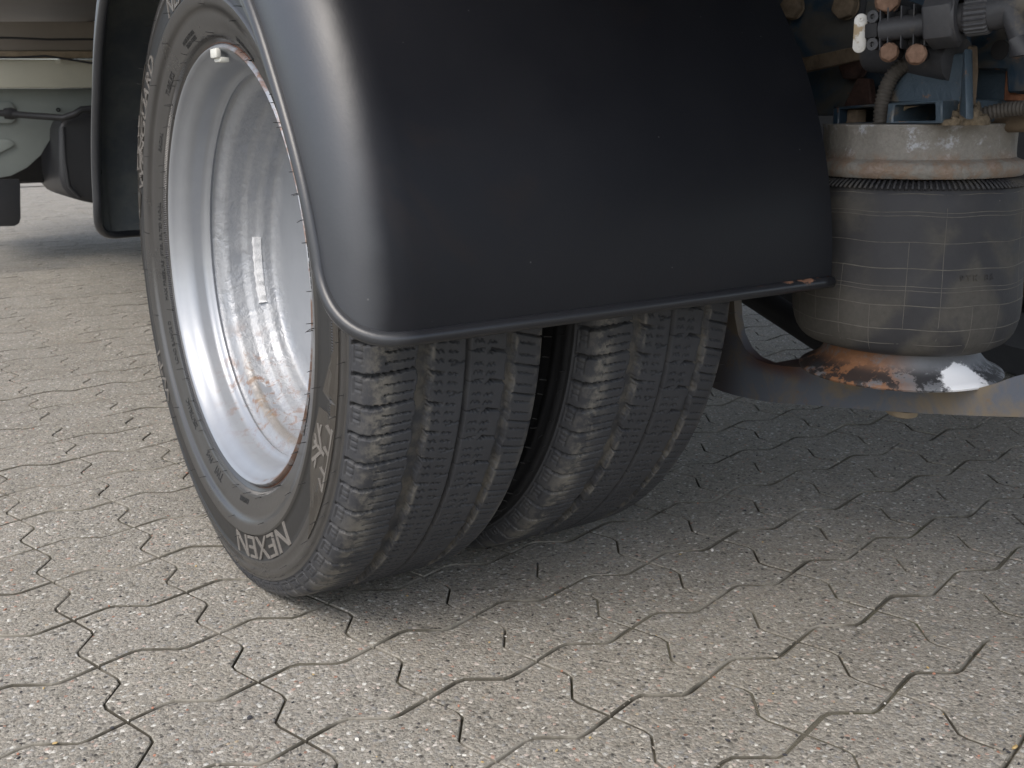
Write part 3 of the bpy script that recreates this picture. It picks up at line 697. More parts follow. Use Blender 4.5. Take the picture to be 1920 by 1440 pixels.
# toothed plates with the mountain and snowflake mark, on the side towards the rear, and their twin in front
for base, sg in ((114, 1), (294, 1), (34, 1)):
    E = MB(); plate_on_sidewall(E, base, [(-30, .3062), (-29.9, .2985), (-19, .3000), (-16, .2920), (-11, .2830), (-10.3, .2990), (-8.2, .2990), (-7.6, .2790), (0, .2722), (6.5, .2800), (13, .2940), (15, .2995), (20, .3062)])
    E.build('emblem_plate', 'plate', ty, smooth=False)
def bar_(b0, d0, r0, d1, r1, wd):
    a, b = pt_side(math.radians(b0 + d0), r0), pt_side(math.radians(b0 + d1), r1); d = (b - a).normalized(); nrm = Vector((-1, 0, 0)); sd_ = d.cross(nrm).normalized() * wd / 2
    pts = [a - sd_, a + sd_, b + sd_, b - sd_]
    F_.add([p + nrm * .0016 for p in pts] + [p - nrm * .0004 for p in pts], [(0, 1, 2, 3), (0, 1, 5, 4), (1, 2, 6, 5), (2, 3, 7, 6), (3, 0, 4, 7)])
for b0 in (114, 294):
    F_ = MB()
    bar_(b0, -6.0, .3032, 6.8, .3032, .0050)
    for dd in (-5.0, -.9, 3.4): bar_(b0, dd, .3032, dd - 1.0, .2965, .0036)
    bar_(b0, 6.3, .3026, 4.8, .2975, .0032)
    bar_(b0, -.4, .2985, -.2, .2775, .0032)
    bar_(b0, -.3, .2925, -4.4, .2800, .0032); bar_(b0, -.3, .2925, 3.8, .2800, .0032)
    bar_(b0, -2.6, .2855, -4.8, .2862, .0026); bar_(b0, 2.0, .2855, 4.4, .2862, .0026); bar_(b0, -.3, .2835, -1.9, .2775, .0024); bar_(b0, -.3, .2835, 1.5, .2775, .0024)
    F_.build('mountain_snowflake_mark', 'letter', ty, smooth=False)
# rim details: clip-on balance weight at the top, stuck-on weight strip deep inside, valve
def rp(a, h, r): return Vector((h, -r * math.sin(a), r * math.cos(a)))
cw = MB(); a0 = math.radians(3)
for (a, b, h0, h1, r0, r1) in ((-2.6, 2.6, -.0080, -.003, .2100, .2190), (-2.6, 2.6, -.0045, .005, .2062, .2108)):
    cs = [rp(math.radians(x_), h_, r_) for x_ in (a, b) for h_ in (h0, h1) for r_ in (r0, r1)]
    cw.add(cs, [(0, 1, 3, 2), (4, 6, 7, 5), (0, 4, 5, 1), (2, 3, 7, 6), (0, 2, 6, 4), (1, 5, 7, 3)])
cw.build('clip_weight', 'clip', rim, bevel=.0012)
wm = MB(); n = 26; prof = []
for i in range(n + 1):
    a = math.radians(275 - 26 * i / n); k = .0005 * math.sin(i * 2.1) + .0004 * math.sin(i * 5.3)
    prof.append([rp(a, .0815 + k, .1788), rp(a, .0822, .1738 + k), rp(a, .0902, .1722 + k * .6), rp(a, .0914 + k, .1742)])
vs = [p for q in prof for p in q]; fs = [(i * 4 + j, i * 4 + j + 1, (i + 1) * 4 + j + 1, (i + 1) * 4 + j) for i in range(n) for j in range(3)] + [(0, 1, 2, 3), (n * 4 + 3, n * 4 + 2, n * 4 + 1, n * 4)]
wm.add(vs, fs); wm.build('balance_weight', 'weight', rim, angle=60)
vm = MB(); a = math.radians(120)
vm.tube([rp(a, .1000, .168), rp(a, .080, .160), rp(a, .060, .157)], .0045, 10); vm.cyl(rp(a, .060, .157), rp(a, .052, .156), .0058, 12)
vm.build('valve', 'plastic', rim)
rr_ = MB(); rr_.lathe([(-.0030, .2238), (-.0008, .2262), (.0030, .2256)], axis=(1, 0, 0), seg=128); rr_.build('rusty_flange_edge', 'rust', rim)
hub = MB(); hub.lathe([(.1106, .0460), (.1090, .0445), (.1092, .035), (.1094, .0)], axis=(1, 0, 0), seg=40); hub.build('hub_cap', 'weight', outer)
for k in range(6):
    a = 2 * PI * k / 6; m_ = MB(); c = rp(a, 0, .062); m_.lathe([(.113, .011), (.1070, .0105), (.1055, .007)], (0, c.y, c.z), (1, 0, 0), 6, False, True); m_.build('wheel_nut', 'weight', outer, bevel=.001)

# ---------------------------------------------------------------- mudguard (half drum over both wheels)
GR, GXI, GZ = .4200, .4210, .3350
guard = thing('mudguard', 'black painted half-drum mudguard with rolled rusty edge over both tyres', 'mudguard', (0, 0, GZ))
RS = .050
def guard_section(s_from_end):
    """cross section (x, r) outer surface from the inboard edge out to the lip"""
    tq = min(1, max(0, (s_from_end - .03) / .22)); lmax = RS * PI / 2 + .001 + .018 * tq * tq * (3 - 2 * tq); Rc = .062
    l = lmax if s_from_end >= Rc else lmax - Rc * (1 - math.sqrt(max(0, 1 - (1 - s_from_end / Rc) ** 2)))
    pts = [(GXI, GR), (.35, GR), (.27, GR), (.18, GR), (.09, GR), (.03, GR), (0.0, GR)]
    for k in range(1, 17):
        q = l * k / 16
        if q <= RS * PI / 2: a = q / RS; pts.append((-RS * math.sin(a), GR - RS + RS * math.cos(a)))
        else: pts.append((-RS, GR - RS - (q - RS * PI / 2)))
    return pts
def guard_path():
    P = [Vector((-.4165 * math.cos(q / 60 * PI / 2), .4165 * math.sin(q / 60 * PI / 2))) for q in range(61)]
    P += [Vector((-p.x, p.y)) for p in reversed(P[:-1])]
    return P
gp = guard_path(); gt = [0.0]
for p_, q_ in zip(gp[:-1], gp[1:]): gt.append(gt[-1] + (q_ - p_).length)
GL = gt[-1]
def gpt(s_):
    y = float(np.interp(s_, gt, [p.x for p in gp])); z = float(np.interp(s_, gt, [p.y for p in gp])); return Vector((y, z))
end_ = [.064 * (1 - math.cos(k / 18 * PI / 2)) for k in range(18)]
ss_ = end_ + [.066 + (GL - .132) * k / 84 for k in range(85)] + [GL - a for a in reversed(end_)]
A = MB(); rows = []; rows_in = []; lip = []
TH = .0028
for s_ in ss_:
    p_ = gpt(s_); e_ = .012; tg = (gpt(min(GL, s_ + e_)) - gpt(max(0, s_ - e_))).normalized(); nrm = Vector((-tg.y, tg.x))
    if nrm.dot(p_) < 0: nrm = -nrm
    sec = guard_section(min(s_, GL - s_)); mk = lambda x_, d_: Vector((x_, p_.x - nrm.x * d_, p_.y - nrm.y * d_))
    rows.append([mk(x_, GR - r_) for x_, r_ in sec]); rows_in.append([mk(x_ + (TH if x_ < -.03 else 0), GR - r_ + TH) for x_, r_ in sec]); lip.append(rows[-1][-1])
n = len(rows[0]); vo = [p for r_ in rows for p in r_]
A.add(vo, [(i * n + j, i * n + j + 1, (i + 1) * n + j + 1, (i + 1) * n + j) for i in range(len(rows) - 1) for j in range(n - 1)])
vi = [p for r_ in rows_in for p in r_]
A.add(vi, [(i * n + j, (i + 1) * n + j, (i + 1) * n + j + 1, i * n + j + 1) for i in range(len(rows) - 1) for j in range(n - 1)], 1)
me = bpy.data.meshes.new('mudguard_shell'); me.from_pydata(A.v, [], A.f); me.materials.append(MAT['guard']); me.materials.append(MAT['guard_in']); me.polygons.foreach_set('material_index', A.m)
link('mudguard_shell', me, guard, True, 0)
# rolled edge: along the rear bottom, round the corner, over the lip and down the front end
path = [rows[0][j] for j in range(0, n)] + lip[1:-1] + [rows[-1][j] for j in range(n - 1, -1, -1)]
cl = [path[0]]
for p in path[1:]:
    if (p - cl[-1]).length > .002: cl.append(p)
# resample finely
pts = []
for i in range(len(cl) - 1):
    k = max(1, int((cl[i + 1] - cl[i]).length / .012)); pts += [cl[i].lerp(cl[i + 1], j / k) for j in range(k)]
pts.append(cl[-1])
B = MB(); B.tube(pts, .0056, 10); B.build('rolled_edge', 'bead', guard, angle=0)
for yy in (.10, -.10):
    st = MB(); st.box((.50, yy, .33), (.16, .04, .02)); st.build('mounting_strap', 'dark', guard, bevel=.002)

# ---------------------------------------------------------------- air spring, its plates, and the arm below it
BX, BY = .55, -.40
spring = thing('air_spring', 'dusty black rubber air spring bellows between rusty top plate and flared piston', 'air spring', (BX, BY, .233))
z0 = .233
bagp = [(.254, .066), (.2505, .078), (.2515, .090), (.2565, .0985), (.265, .1045), (.280, .1085), (.300, .1095), (.330, .1085), (.355, .1070), (.372, .1062), (.392, .1052), (.404, .1028), (.4115, .0985), (.4155, .092), (.4175, .086)]
P_ = np.array(bagp); ZM = lambda z: .2665 + (z - .254) * .968; P_[:, 0] = ZM(P_[:, 0]); P_[:, 1] *= .972; t_ = np.r_[0, np.cumsum(np.hypot(*np.diff(P_, axis=0).T))]; tt = np.linspace(0, t_[-1], 46)
bz_, br_ = np.interp(tt, t_, P_[:, 0]), np.interp(tt, t_, P_[:, 1])
for _ in range(2): bz_[1:-1] = (bz_[:-2] + 2 * bz_[1:-1] + bz_[2:]) / 4; br_[1:-1] = (br_[:-2] + 2 * br_[1:-1] + br_[2:]) / 4
def bag_r(z): return float(np.interp(z, bz_[4:], br_[4:]))
b = MB(); b.lathe([(z - z0, r) for z, r in zip(bz_, br_)], seg=96, jit=lambda a, h: .0010 * math.sin(3 * a + 1) + .0006 * math.sin(7 * a + h * 60)); bag = b.build('bellows', 'bag', spring, angle=0)
ml = MB()
for z in (.266, .281, .3035, .3175, .3215, .338, .362, .386, .3895, .4055):
    big_ = z in (.281, .3035, .338); z = ZM(z); r_ = bag_r(z); m_ = 72
    ml.tube([(math.cos(2 * PI * k / m_) * (r_ + .0010 * math.sin(6 * PI * k / m_ + 1) + .0006 * math.sin(14 * PI * k / m_ + (z - z0) * 60) - .0001), math.sin(2 * PI * k / m_) * (r_ + .0010 * math.sin(6 * PI * k / m_ + 1) + .0006 * math.sin(14 * PI * k / m_ + (z - z0) * 60) - .0001), z - z0 + .0006 * math.sin(k * .9)) for k in range(m_)], (.00055 if big_ else .00036), 5, closed=True)
for k in range(22):
    a = 2 * PI * k / 22 + .07; za, zb = (ZM(q) for q in random.choice(((.258, .4055), (.258, .3035), (.281, .362), (.3035, .4055), (.258, .338))))
    zz = np.linspace(za, zb, 12); ml.tube([(math.cos(a) * (bag_r(z) + .0010 * math.sin(3 * a + 1) + .0006 * math.sin(7 * a + (z - z0) * 60) - .0001), math.sin(a) * (bag_r(z) + .0010 * math.sin(3 * a + 1) + .0006 * math.sin(7 * a + (z - z0) * 60) - .0001), z - z0) for z in zz], .00030, 5)
ml.build('mould_lines', 'bagline', bag, angle=0)
# embossed mark on the bag
cu = bpy.data.curves.new('t', 'FONT'); cu.body = '9YK BS'; cu.size = .0078; cu.extrude = .0004; cu.space_character = 1.5
ob = bpy.data.objects.new('t', cu); COL.objects.link(ob); dg = bpy.context.evaluated_depsgraph_get(); em = ob.evaluated_get(dg).to_mesh()
ev = [v.co.copy() for v in em.vertices]; ef = [tuple(p.vertices) for p in em.polygons]; ob.evaluated_get(dg).to_mesh_clear(); bpy.data.objects.remove(ob); bpy.data.curves.remove(cu)
T0 = math.atan2(-.84, -.54) + .07; ez = ZM(.3275) - z0; mk_ = MB()
mk_.add([(math.cos(T0 + v.x / .105) * (bag_r(ez + z0 + v.y) + .0004 + v.z + .0010 * math.sin(3 * (T0 + v.x / .105) + 1)), math.sin(T0 + v.x / .105) * (bag_r(ez + z0 + v.y) + .0004 + v.z + .0010 * math.sin(3 * (T0 + v.x / .105) + 1)), ez + v.y) for v in ev], ef)
mk_.build('embossed_mark', 'bag', bag, smooth=False)
# knurled crimp round the top of the bag
kn = MB()
for k in range(120):
    a = 2 * PI * k / 120; c, s_ = math.cos(a), math.sin(a); kn.tube([(c * .0890, s_ * .0890, ZM(.4175) - z0), (c * .0955, s_ * .0955, ZM(.4140) - z0), (c * .1000, s_ * .1000, ZM(.4100) - z0)], .0013, 5)
kn.build('crimp_ribs', 'bag', bag, angle=0)
tpn = MB(); jit = lambda a, h: .0008 * math.sin(5 * a + h * 90) + .0005 * math.sin(17 * a) + .0004 * math.sin(31 * a + h * 300)
ZT = .4235
tpl = [(0.0, .084), (.0015, .0925), (.006, .0955), (.012, .0955), (.0165, .0930), (.0185, .0880), (.0195, .0868), (.030, .0862), (.0485, .0866), (.0510, .0880), (.0525, .0880), (.0535, .060), (.0535, .001)]
tpn.lathe([(h * .92 + .001, r) for h, r in tpl], seg=96, jit=jit)
tplate = tpn.build('top_plate', 'galv', spring, angle=40); tplate.location = (0, 0, ZT - z0)
ps_ = MB(); pp = [(.0, .080), (.0, .0965), (.0018, .0975), (.0036, .0965), (.0058, .0920), (.0090, .0860), (.0135, .0800), (.0195, .0750), (.0265, .0715), (.0340, .0695), (.0380, .0680)]
ps_.lathe(pp, seg=96); ps_.build('piston', 'piston', spring, angle=50)
# trailing arm: profile traced in the (y, z) plane, wide in x
arm = thing('trailing_arm', 'grey-brown steel trailing arm curving back under the air spring', 'suspension arm', (.55, -.10, .25))
tops = [(-.060, .365), (-.120, .362), (-.155, .345), (-.172, .310), (-.175, .270), (-.179, .228), (-.208, .2025), (-.265, .2085), (-.330, .2200), (-.400, .2290), (-.470, .2250), (-.498, .2290), (-.528, .2545), (-.620, .2850), (-.780, .3300)]
bots = [(-.060, .200), (-.080, .180), (-.105, .166), (-.158, .1560), (-.236, .1610), (-.321, .1760), (-.383, .1860), (-.451, .1980), (-.543, .2170), (-.660, .2430), (-.780, .2700)]
am = MB(); wid = lambda y: .046 + .010 * math.exp(-((y + .40) / .12) ** 2)
TOP = [(y, z) for y, z in tops]; nb = 40
def rs(P, n, k=2):
    P = np.array(P); t = np.r_[0, np.cumsum(np.hypot(*np.diff(P, axis=0).T))]; u = np.linspace(0, t[-1], n); a, b = np.interp(u, t, P[:, 0]), np.interp(u, t, P[:, 1])
    for _ in range(2): a[1:-1] = (a[:-2] + 2 * a[1:-1] + a[2:]) / 4; b[1:-1] = (b[:-2] + 2 * b[1:-1] + b[2:]) / 4
    return np.stack([a, b], -1)
T_, B_ = rs(tops, nb), rs(bots, nb)
O = Vector((.55, -.10, .25))
def arm_outline(keep): 
    a = [q for q in T_ if keep(q[0])]; b = [q for q in B_ if keep(q[0])]; return [Vector((0, q[0], q[1])) for q in a] + [Vector((0, q[0], q[1])) for q in reversed(b)]
am.prism(arm_outline(lambda y: True), Vector((.540, 0, 0)) - O, Vector((.552, 0, 0)) - O)
am.prism(arm_outline(lambda y: y < -.215), Vector((.5512, 0, 0)) - O, Vector((.605, 0, 0)) - O)
ao = am.build('arm_beam', 'arm', arm, angle=40)
# material of the arm is keyed on world-like coordinates: keep object origin at world zero
for v in ao.data.vertices: v.co += O
ao.location = -O
nt = MB(); nt.lathe([(0, .0165), (-.006, .0165), (-.0085, .012)], Vector((.572, -.392, .1865)) - O, (0, -.13, 1), 24, False, True); nt.build('mounting_nut', 'timber', arm)
axl = thing('axle_beam', 'dark steel axle beam running across behind both tyres', 'axle', (.42, 0, .33))
m_ = MB(); m_.cyl((0, 0, 0), (1.0, 0, 0), .045, 24); m_.build('axle_tube', 'dark', axl); m_ = MB(); m_.lathe([(-.10, .06), (-.06, .12), (.0, .15), (.06, .12), (.10, .06)], (.47, 0, 0), (1, 0, 0), 24); m_.build('differential', 'dark', axl)

# ---------------------------------------------------------------- chassis above the air spring
def hexhead(name, parent, pos, r, mat='bolt_rust', th=.014, washer=True, rot=.3, d=(-1, 0, 0)):
    m = MB(); d = Vector(d).normalized(); p = Vector(pos)
    q = Vector((0, 0, 1)).rotation_difference(d).to_matrix()
    prof = [(0, r), (th * .86, r), (th, r * .90)]
    vs = []
    for h, rr in prof:
        for k in range(12):
            a = rot + 2 * PI * k / 12
            hexr = rr * (1 / math.cos(((a - rot + PI / 6) % (PI / 3)) - PI / 6)) * .94 * (1.0 if h < th else .985)
            vs.append(p + q @ Vector((hexr * math.cos(a), hexr * math.sin(a), h)))
    fs = [(i * 12 + k, i * 12 + (k + 1) % 12, (i + 1) * 12 + (k + 1) % 12, (i + 1) * 12 + k) for i in range(2) for k in range(12)] + [tuple(24 + k for k in range(12))]
    m.add(vs, fs)
    if washer: m.lathe([(0, r * 1.10), (-.0024, r * 1.10)], p, d, 24, True, True)
    return m.build(name, mat, parent, bevel=.0007, seg=1, angle=30)
frame = thing('chassis_frame', 'navy painted chassis rail with dirt and rust above the air spring', 'chassis', (.60, 0, .50))
O2 = Vector((.60, 0, .50))
RAILX = .600
m_ = MB(); m_.box(Vector((RAILX + .004, 1.45, .66)) - O2, (.008, 5.4, .36)); m_.box(Vector((RAILX + .045, 1.45, .4855)) - O2, (.082, 5.4, .007)); m_.box(Vector((RAILX + .045, 1.45, .836)) - O2, (.082, 5.4, .007)); m_.build('rail', 'navy', frame, bevel=.002)
def LP(x, y, X): return at(x, y, 0, X)
def poly_plate(name, parent, px, X, th, mat, org, bevel=.0015):
    """plate parallel to the wheels: outline given by sight lines at that depth, thickness th inwards"""
    m = MB(); m.prism([LP(a, b_, X) - org for a, b_ in px], (0, 0, 0), (th, 0, 0)); return m.build(name, mat, parent, bevel=bevel, seg=1)
# spring seat: two open box sections across the rail, one with a rusted inside
def open_tube(name, parent, pxl, X0_, X1_, mat, org, th=.005):
    # closed rectangle outline in a plane X0, running inwards to X1, open at the outer end
    P = [LP(a, b_, X0_) for a, b_ in pxl]; c = sum(P, Vector()) / 4; m = MB()
    Q = [p + (c - p).normalized() * th * 1.5 for p in P]; d = Vector((X1_ - X0_, 0, 0))
    vs = [p - org for p in P] + [q - org for q in Q] + [p + d - org for p in P] + [q + d - org for q in Q]
    fs = []
    for i in range(4):
        j = (i + 1) % 4
        fs += [(i, j, 4 + j, 4 + i), (i, 8 + i, 8 + j, j), (4 + i, 4 + j, 12 + j, 12 + i), (8 + i, 12 + i, 12 + j, 8 + j)]
    m.add(vs, fs); m.add([vs[12], vs[13], vs[14], vs[15]], [(0, 1, 2, 3)])
    return m.build(name, mat, parent, bevel=.0012, seg=1, angle=40)
open_tube('box_section', frame, [(1660, 233), (1664, 193), (1766, 187), (1766, 231)], .478, .60, 'blue', O2)
open_tube('box_section', frame, [(1560, 236), (1562, 201), (1650, 194), (1650, 233)], .500, .60, 'navy', O2)
m_ = MB(); m_.box(Vector((1.10, -.06, .45)) - O2, (.95, .10, .16)); m_.build('gap_cover', 'dark', frame, bevel=.006)  # dark box added to cover the bright gap below the rail
hexhead('seat_bolt', frame, LP(1605, 228, .520) - O2, .0095, 'dirty_brown', .012, True, .2, (0, 0, 1))
poly_plate('rust_flake', frame, [(1674, 205), (1682, 196), (1700, 199), (1722, 198), (1700, 203), (1690, 211)], .492, .003, 'timber', O2, .0005)
# gusset: blue plate with a flanged rear edge
gus = poly_plate('gusset', frame, [(1664, 193), (1672, 168), (1690, 143), (1716, 118), (1740, 108), (1812, 98), (1812, 190), (1795, 193)], .500, .006, 'blue', O2)
m_ = MB(); a_, b_ = LP(1810, 92, .487), LP(1798, 216, .470); c_ = LP(1812, 92, .560); m_.prism([LP(1808, 90, .484) - O2, LP(1811, 225, .470) - O2, LP(1797, 215, .480) - O2, LP(1806, 96, .490) - O2], (0, 0, 0), (.010, -.001, 0)); m_.build('gusset_flange', 'blue', frame, bevel=.002)
poly_plate('rusty_edge_strip', frame, [(1812, 86), (1818, 84), (1820, 133), (1813, 225), (1807, 225)], .497, .012, 'dirty_brown', O2)
poly_plate('triangle_bracket', frame, [(1606, 146), (1628, 148), (1634, 196), (1578, 204)], .575, .01, 'darkrust', O2)
poly_plate('hole_plate', frame, [(1818, 58), (1990, 40), (1990, 172), (1888, 174), (1886, 131), (1820, 131)], .545, .008, 'navy', O2)
poly_plate('blue_backing_plate', frame, [(1812, 128), (1890, 128), (1890, 190), (1812, 190)], .560, .006, 'blue', O2)
poly_plate('rusty_angle', frame, [(1884, 130), (1896, 130), (1898, 176), (1990, 178), (1990, 193), (1880, 190)], .552, .006, 'rust', O2)
m_ = MB(); pc_ = LP(1875, 94, .5445) - O2; m_.lathe([(0, .0085), (.0008, .0085), (.0008, .0)], pc_, (-1, 0, 0), 20); m_.build('bolt_hole', 'dark', frame)
m_ = MB(); pc_ = LP(1658, 119, .560) - O2; m_.lathe([(0, .0062), (.0008, .0062), (.0008, .0)], pc_, (-1, 0, 0), 20); m_.build('bolt_hole', 'dark', frame)
poly_plate('lug_plate', frame, [(1630, 104), (1690, 104), (1684, 150), (1660, 158), (1640, 130)], .562, .006, 'navy', O2)
fb = MB(); P1, P2, P3, P4 = LP(1500, 109, .565), LP(1508, 136, .565), LP(1632, 108, .552), LP(1604, 87, .552); fb.prism([P1 - O2, P2 - O2, P3 - O2, P4 - O2], (0, 0, 0), (.006, 0, 0)); fb.build('flat_bar', 'dirty_brown', frame, bevel=.0008, seg=1)
# bolts in the rail and on the valve bracket
for (x, y, X, r, mt, ro) in ((1487, 14, .590, .0120, 'dirty_brown', .1), (1587, 12, .590, .0125, 'dirty_brown', .5), (1664, 2, .462, .0098, 'bolt_rust', .3), (1667, 98, .462, .0076, 'bolt_rust', .2), (1718, 102, .462, .0080, 'bolt_rust', .6), (1602, 126, .590, .013, 'darkrust', .2)):
    hexhead('rail_bolt', frame, LP(x, y, X) - O2, r, mt, .010, True, ro, (-.80, -.60, 0) if X < .5 else (-1, -.25, 0))
    m_ = MB(); p_ = LP(x, y, X) - O2; m_.cyl(p_, p_ + Vector((RAILX - X, .45 * (RAILX - X), 0)), r * .62, 12); m_.build('bolt_shank', 'dark', frame)
m_ = MB(); p_ = LP(1640, 98, .520) - O2; q_ = LP(1795, 112, .505) - O2; m_.tube([p_, p_.lerp(q_, .5), q_], .0185, 24); m_.build('spacer_tube', 'plastic', frame)
# caked dirt at the seat
dm = MB(); ctr = LP(1806, 226, .50) - O2; NA, NB = 40, 14
def lump(a, b): return 1 + .22 * math.sin(3 * a + 2 * b) + .16 * math.sin(7 * a - 5 * b + 1) + .10 * math.sin(13 * a + 9 * b) + random.uniform(-.07, .07)
vs = []
for i in range(NB + 1):
    b_ = i / NB * PI / 2
    for k in range(NA):
        a_ = 2 * PI * k / NA; l_ = lump(a_, b_) if i else lump(a_, 0)
        vs.append(ctr + Vector((.004 + math.cos(a_) * math.cos(b_) * .020 * l_, math.sin(a_) * math.cos(b_) * .017 * l_, -.004 + math.sin(b_) * .013 * l_ ** 1.5)))
dm.add(vs, [(i * NA + k, i * NA + (k + 1) % NA, (i + 1) * NA + (k + 1) % NA, (i + 1) * NA + k) for i in range(NB) for k in range(NA)])
tag(dm.build('caked_dirt', 'mud', frame, angle=0), kind='stuff')
# corrugated hoses
def corrugated(name, parent, ctrl, r, org, pitch=.0034):
    P = np.array([tuple(c - org) for c in ctrl]); t = np.r_[0, np.cumsum(np.linalg.norm(np.diff(P, axis=0), axis=1))]; n = int(t[-1] / pitch * 4); u = np.linspace(0, t[-1], n)
    Q = np.stack([np.interp(u, t, P[:, i]) for i in range(3)], -1)
    for _ in range(30): Q[1:-1] = (Q[:-2] + 2 * Q[1:-1] + Q[2:]) / 4
    m = MB(); m.tube([Vector(q) for q in Q], [r * (1.0 if k % 4 in (0, 1) else .86) for k in range(n)], 12); return m.build(name, 'hose', parent, angle=0)
hz = thing('corrugated_hose', 'dusty corrugated hose curving down left of the blue gusset', 'hose', LP(1655, 225, .50))
corrugated('hose_wall', hz, [LP(1708, 116, .500), LP(1690, 124, .497), LP(1672, 142, .494), LP(1660, 168, .491), LP(1653, 198, .489), LP(1651, 232, .487)], .0072, LP(1655, 225, .50))
hz2 = thing('corrugated_hose', 'grey corrugated hose lying level right of the blue gusset', 'hose', LP(1880, 208, .55))
corrugated('hose_wall', hz2, [LP(1826, 220, .520), LP(1850, 212, .523), LP(1885, 205, .528), LP(1920, 202, .530), LP(1980, 203, .53)], .0065, LP(1880, 208, .55))
m_ = MB(); m_.tube([LP(1800, 205, .60), LP(1850, 197, .60), LP(1990, 200, .60)], .018, 14); tag(m_.build('brake_pipe', 'plastic'), 'thick dark pipe running level behind the grey corrugated hose', 'pipe')
m_ = MB(); m_.tube([LP(1820, 233, .56), LP(1990, 229, .56)], .008, 12); tag(m_.build('steel_rod', 'dirty_brown'), 'dirty steel rod just above the right side of the air spring', 'rod')

# ---------------------------------------------------------------- black valve block with silver end cap, hexagon and knurled nut
VX = .455
vb_c = LP(1690, 58, .48)
valve = thing('air_valve', 'black ribbed plastic air valve with silver end cap and big hexagon nut', 'valve', vb_c)
# its axis runs along the sight-plane line between these two points
Aax, Bax = LP(1625, 60, .455), LP(1850, 32, .455 + .030)
ax = (Bax - Aax).normalized(); up_ = Vector((0, 0, 1)); up_ = (up_ - ax * up_.dot(ax)).normalized(); fw_ = ax.cross(up_)     # fw_ points away or towards the lens
if fw_.dot(RF) > 0: fw_ = -fw_
def VP(s, u, f_): return Aax + ax * s + up_ * u + fw_ * f_ - vb_c
PX = (Bax - Aax).length / 225.0            # metres per photo pixel along the valve
def vs_(px): return (px - 1625) * PX
Rv = Matrix((ax, fw_, up_)).transposed()
m_ = MB(); m_.tube([VP(vs_(1655), 0, 0), VP(vs_(1760), 0, 0)], .0098, 20); m_.build('barrel', 'plastic', valve)
m_ = MB(); m_.box(VP(vs_(1690), 0, -.014), (.052, .010, .030), Rv); m_.build('valve_backplate', 'dark', valve, bevel=.001)
for px in (1638, 1646, 1657, 1672, 1698, 1722, 1743):
    m_ = MB(); h = .035 if px > 1650 else .031; m_.box(VP(vs_(px), 0, -.004), (.0013, .022, h), Rv); m_.build('rib', 'plastic', valve, bevel=.0004, seg=1)
m_ = MB(); m_.box(VP(vs_(1640), 0, .001), (.011, .014, .012), Rv); m_.build('latch_block', 'dark', valve, bevel=.001)
for u in (.0115, -.0115):
    m_ = MB(); m_.lathe([(0, .0052), (.004, .0052), (.004, .0022), (.001, .0018), (.001, .0)], VP(vs_(1643), u, .004), fw_, 18); m_.build('screw_boss', 'plastic', valve)
m_ = MB(); ring = []
for k in range(32):
    a = 2 * PI * k / 32; ring.append((.0058 * math.cos(a), (.0108 if math.sin(a) >= 0 else -.0108) + .0058 * math.sin(a)))
# obround silver cap, facing out to the left, notch bitten out of its inner edge
cp = LP(1613, 63, .455) - vb_c
cd_ = (Vector((-.75, -.55, 0))).normalized(); cu_ = Vector((0, 0, 1)); cr_ = cu_.cross(cd_); cr_ = -cr_ if cr_.dot(RX) < 0 else cr_
outl = []
for x_, y_ in ring:
    if x_ > .0035 and abs(y_) < .0062: x_ = .0012
    outl.append(cp + cr_ * x_ + cu_ * y_)
m_.prism(outl, (0, 0, 0), tuple(cd_ * .0045)); capo = m_.build('end_cap', 'cap', valve, bevel=.0009)
for y_ in (.0118, -.0118):
    m_ = MB(); m_.lathe([(0, .0021), (.0012, .0021), (.0012, .0009)], cp + cu_ * y_ + cd_ * .0045, cd_, 12); m_.build('cap_rivet', 'cap', valve)
m_ = MB(); m_.lathe([(0, .0240), (.0015, .0258), (.0225, .0258), (.0245, .0235), (.0245, .016)], VP(vs_(1748), .004, 0), ax, 6, True); m_.build('hexagon_nut', 'plastic', valve, bevel=.0012, angle=25)
m_ = MB(); m_.lathe([(0, .0205), (.004, .0225), (.007, .0215), (.0075, .015)], VP(vs_(1790), .004, 0), ax, 32); m_.build('nut_flange', 'plastic', valve)
m_ = MB(); m_.tube([VP(vs_(1785), .002, 0), VP(vs_(1830), .002, 0)], .0118, 24); m_.build('sleeve', 'plastic', valve)
m_ = MB(); kn_ = 24; nn = 96
def knr(a, h): return .0007 if math.sin(kn_ * a) > .2 else -.0004
m_.lathe([(0, .0140), (.002, .0152), (.017, .0152), (.019, .0140), (.019, .011)], VP(vs_(1814), .002, 0), ax, nn, True, jit=knr); m_.build('knurled_nut', 'plastic', valve, angle=20)
m_ = MB(); m_.tube([VP(vs_(1848), .002, 0), VP(vs_(1862), .003, 0), VP(vs_(1990), .010, 0)], [.0125, .0142, .0142], 20); m_.tube([VP(vs_(1895), .004, .006), VP(vs_(1915), -.020, .010), VP(vs_(1916), -.034, .010)], .0085, 14); m_.build('air_pipe', 'plastic', valve)
cb = MB(); c1 = LP(1619, -6, .47); cb.tube([c1, LP(1616, 14, .465), LP(1614, 32, .46)], .0022, 8); cb.tube([LP(1624, -6, .47), LP(1621, 14, .465), LP(1618, 32, .46)], .0016, 8); tag(cb.build('cable', 'black'), 'thin black cable pair going up from the silver valve cap', 'cable')
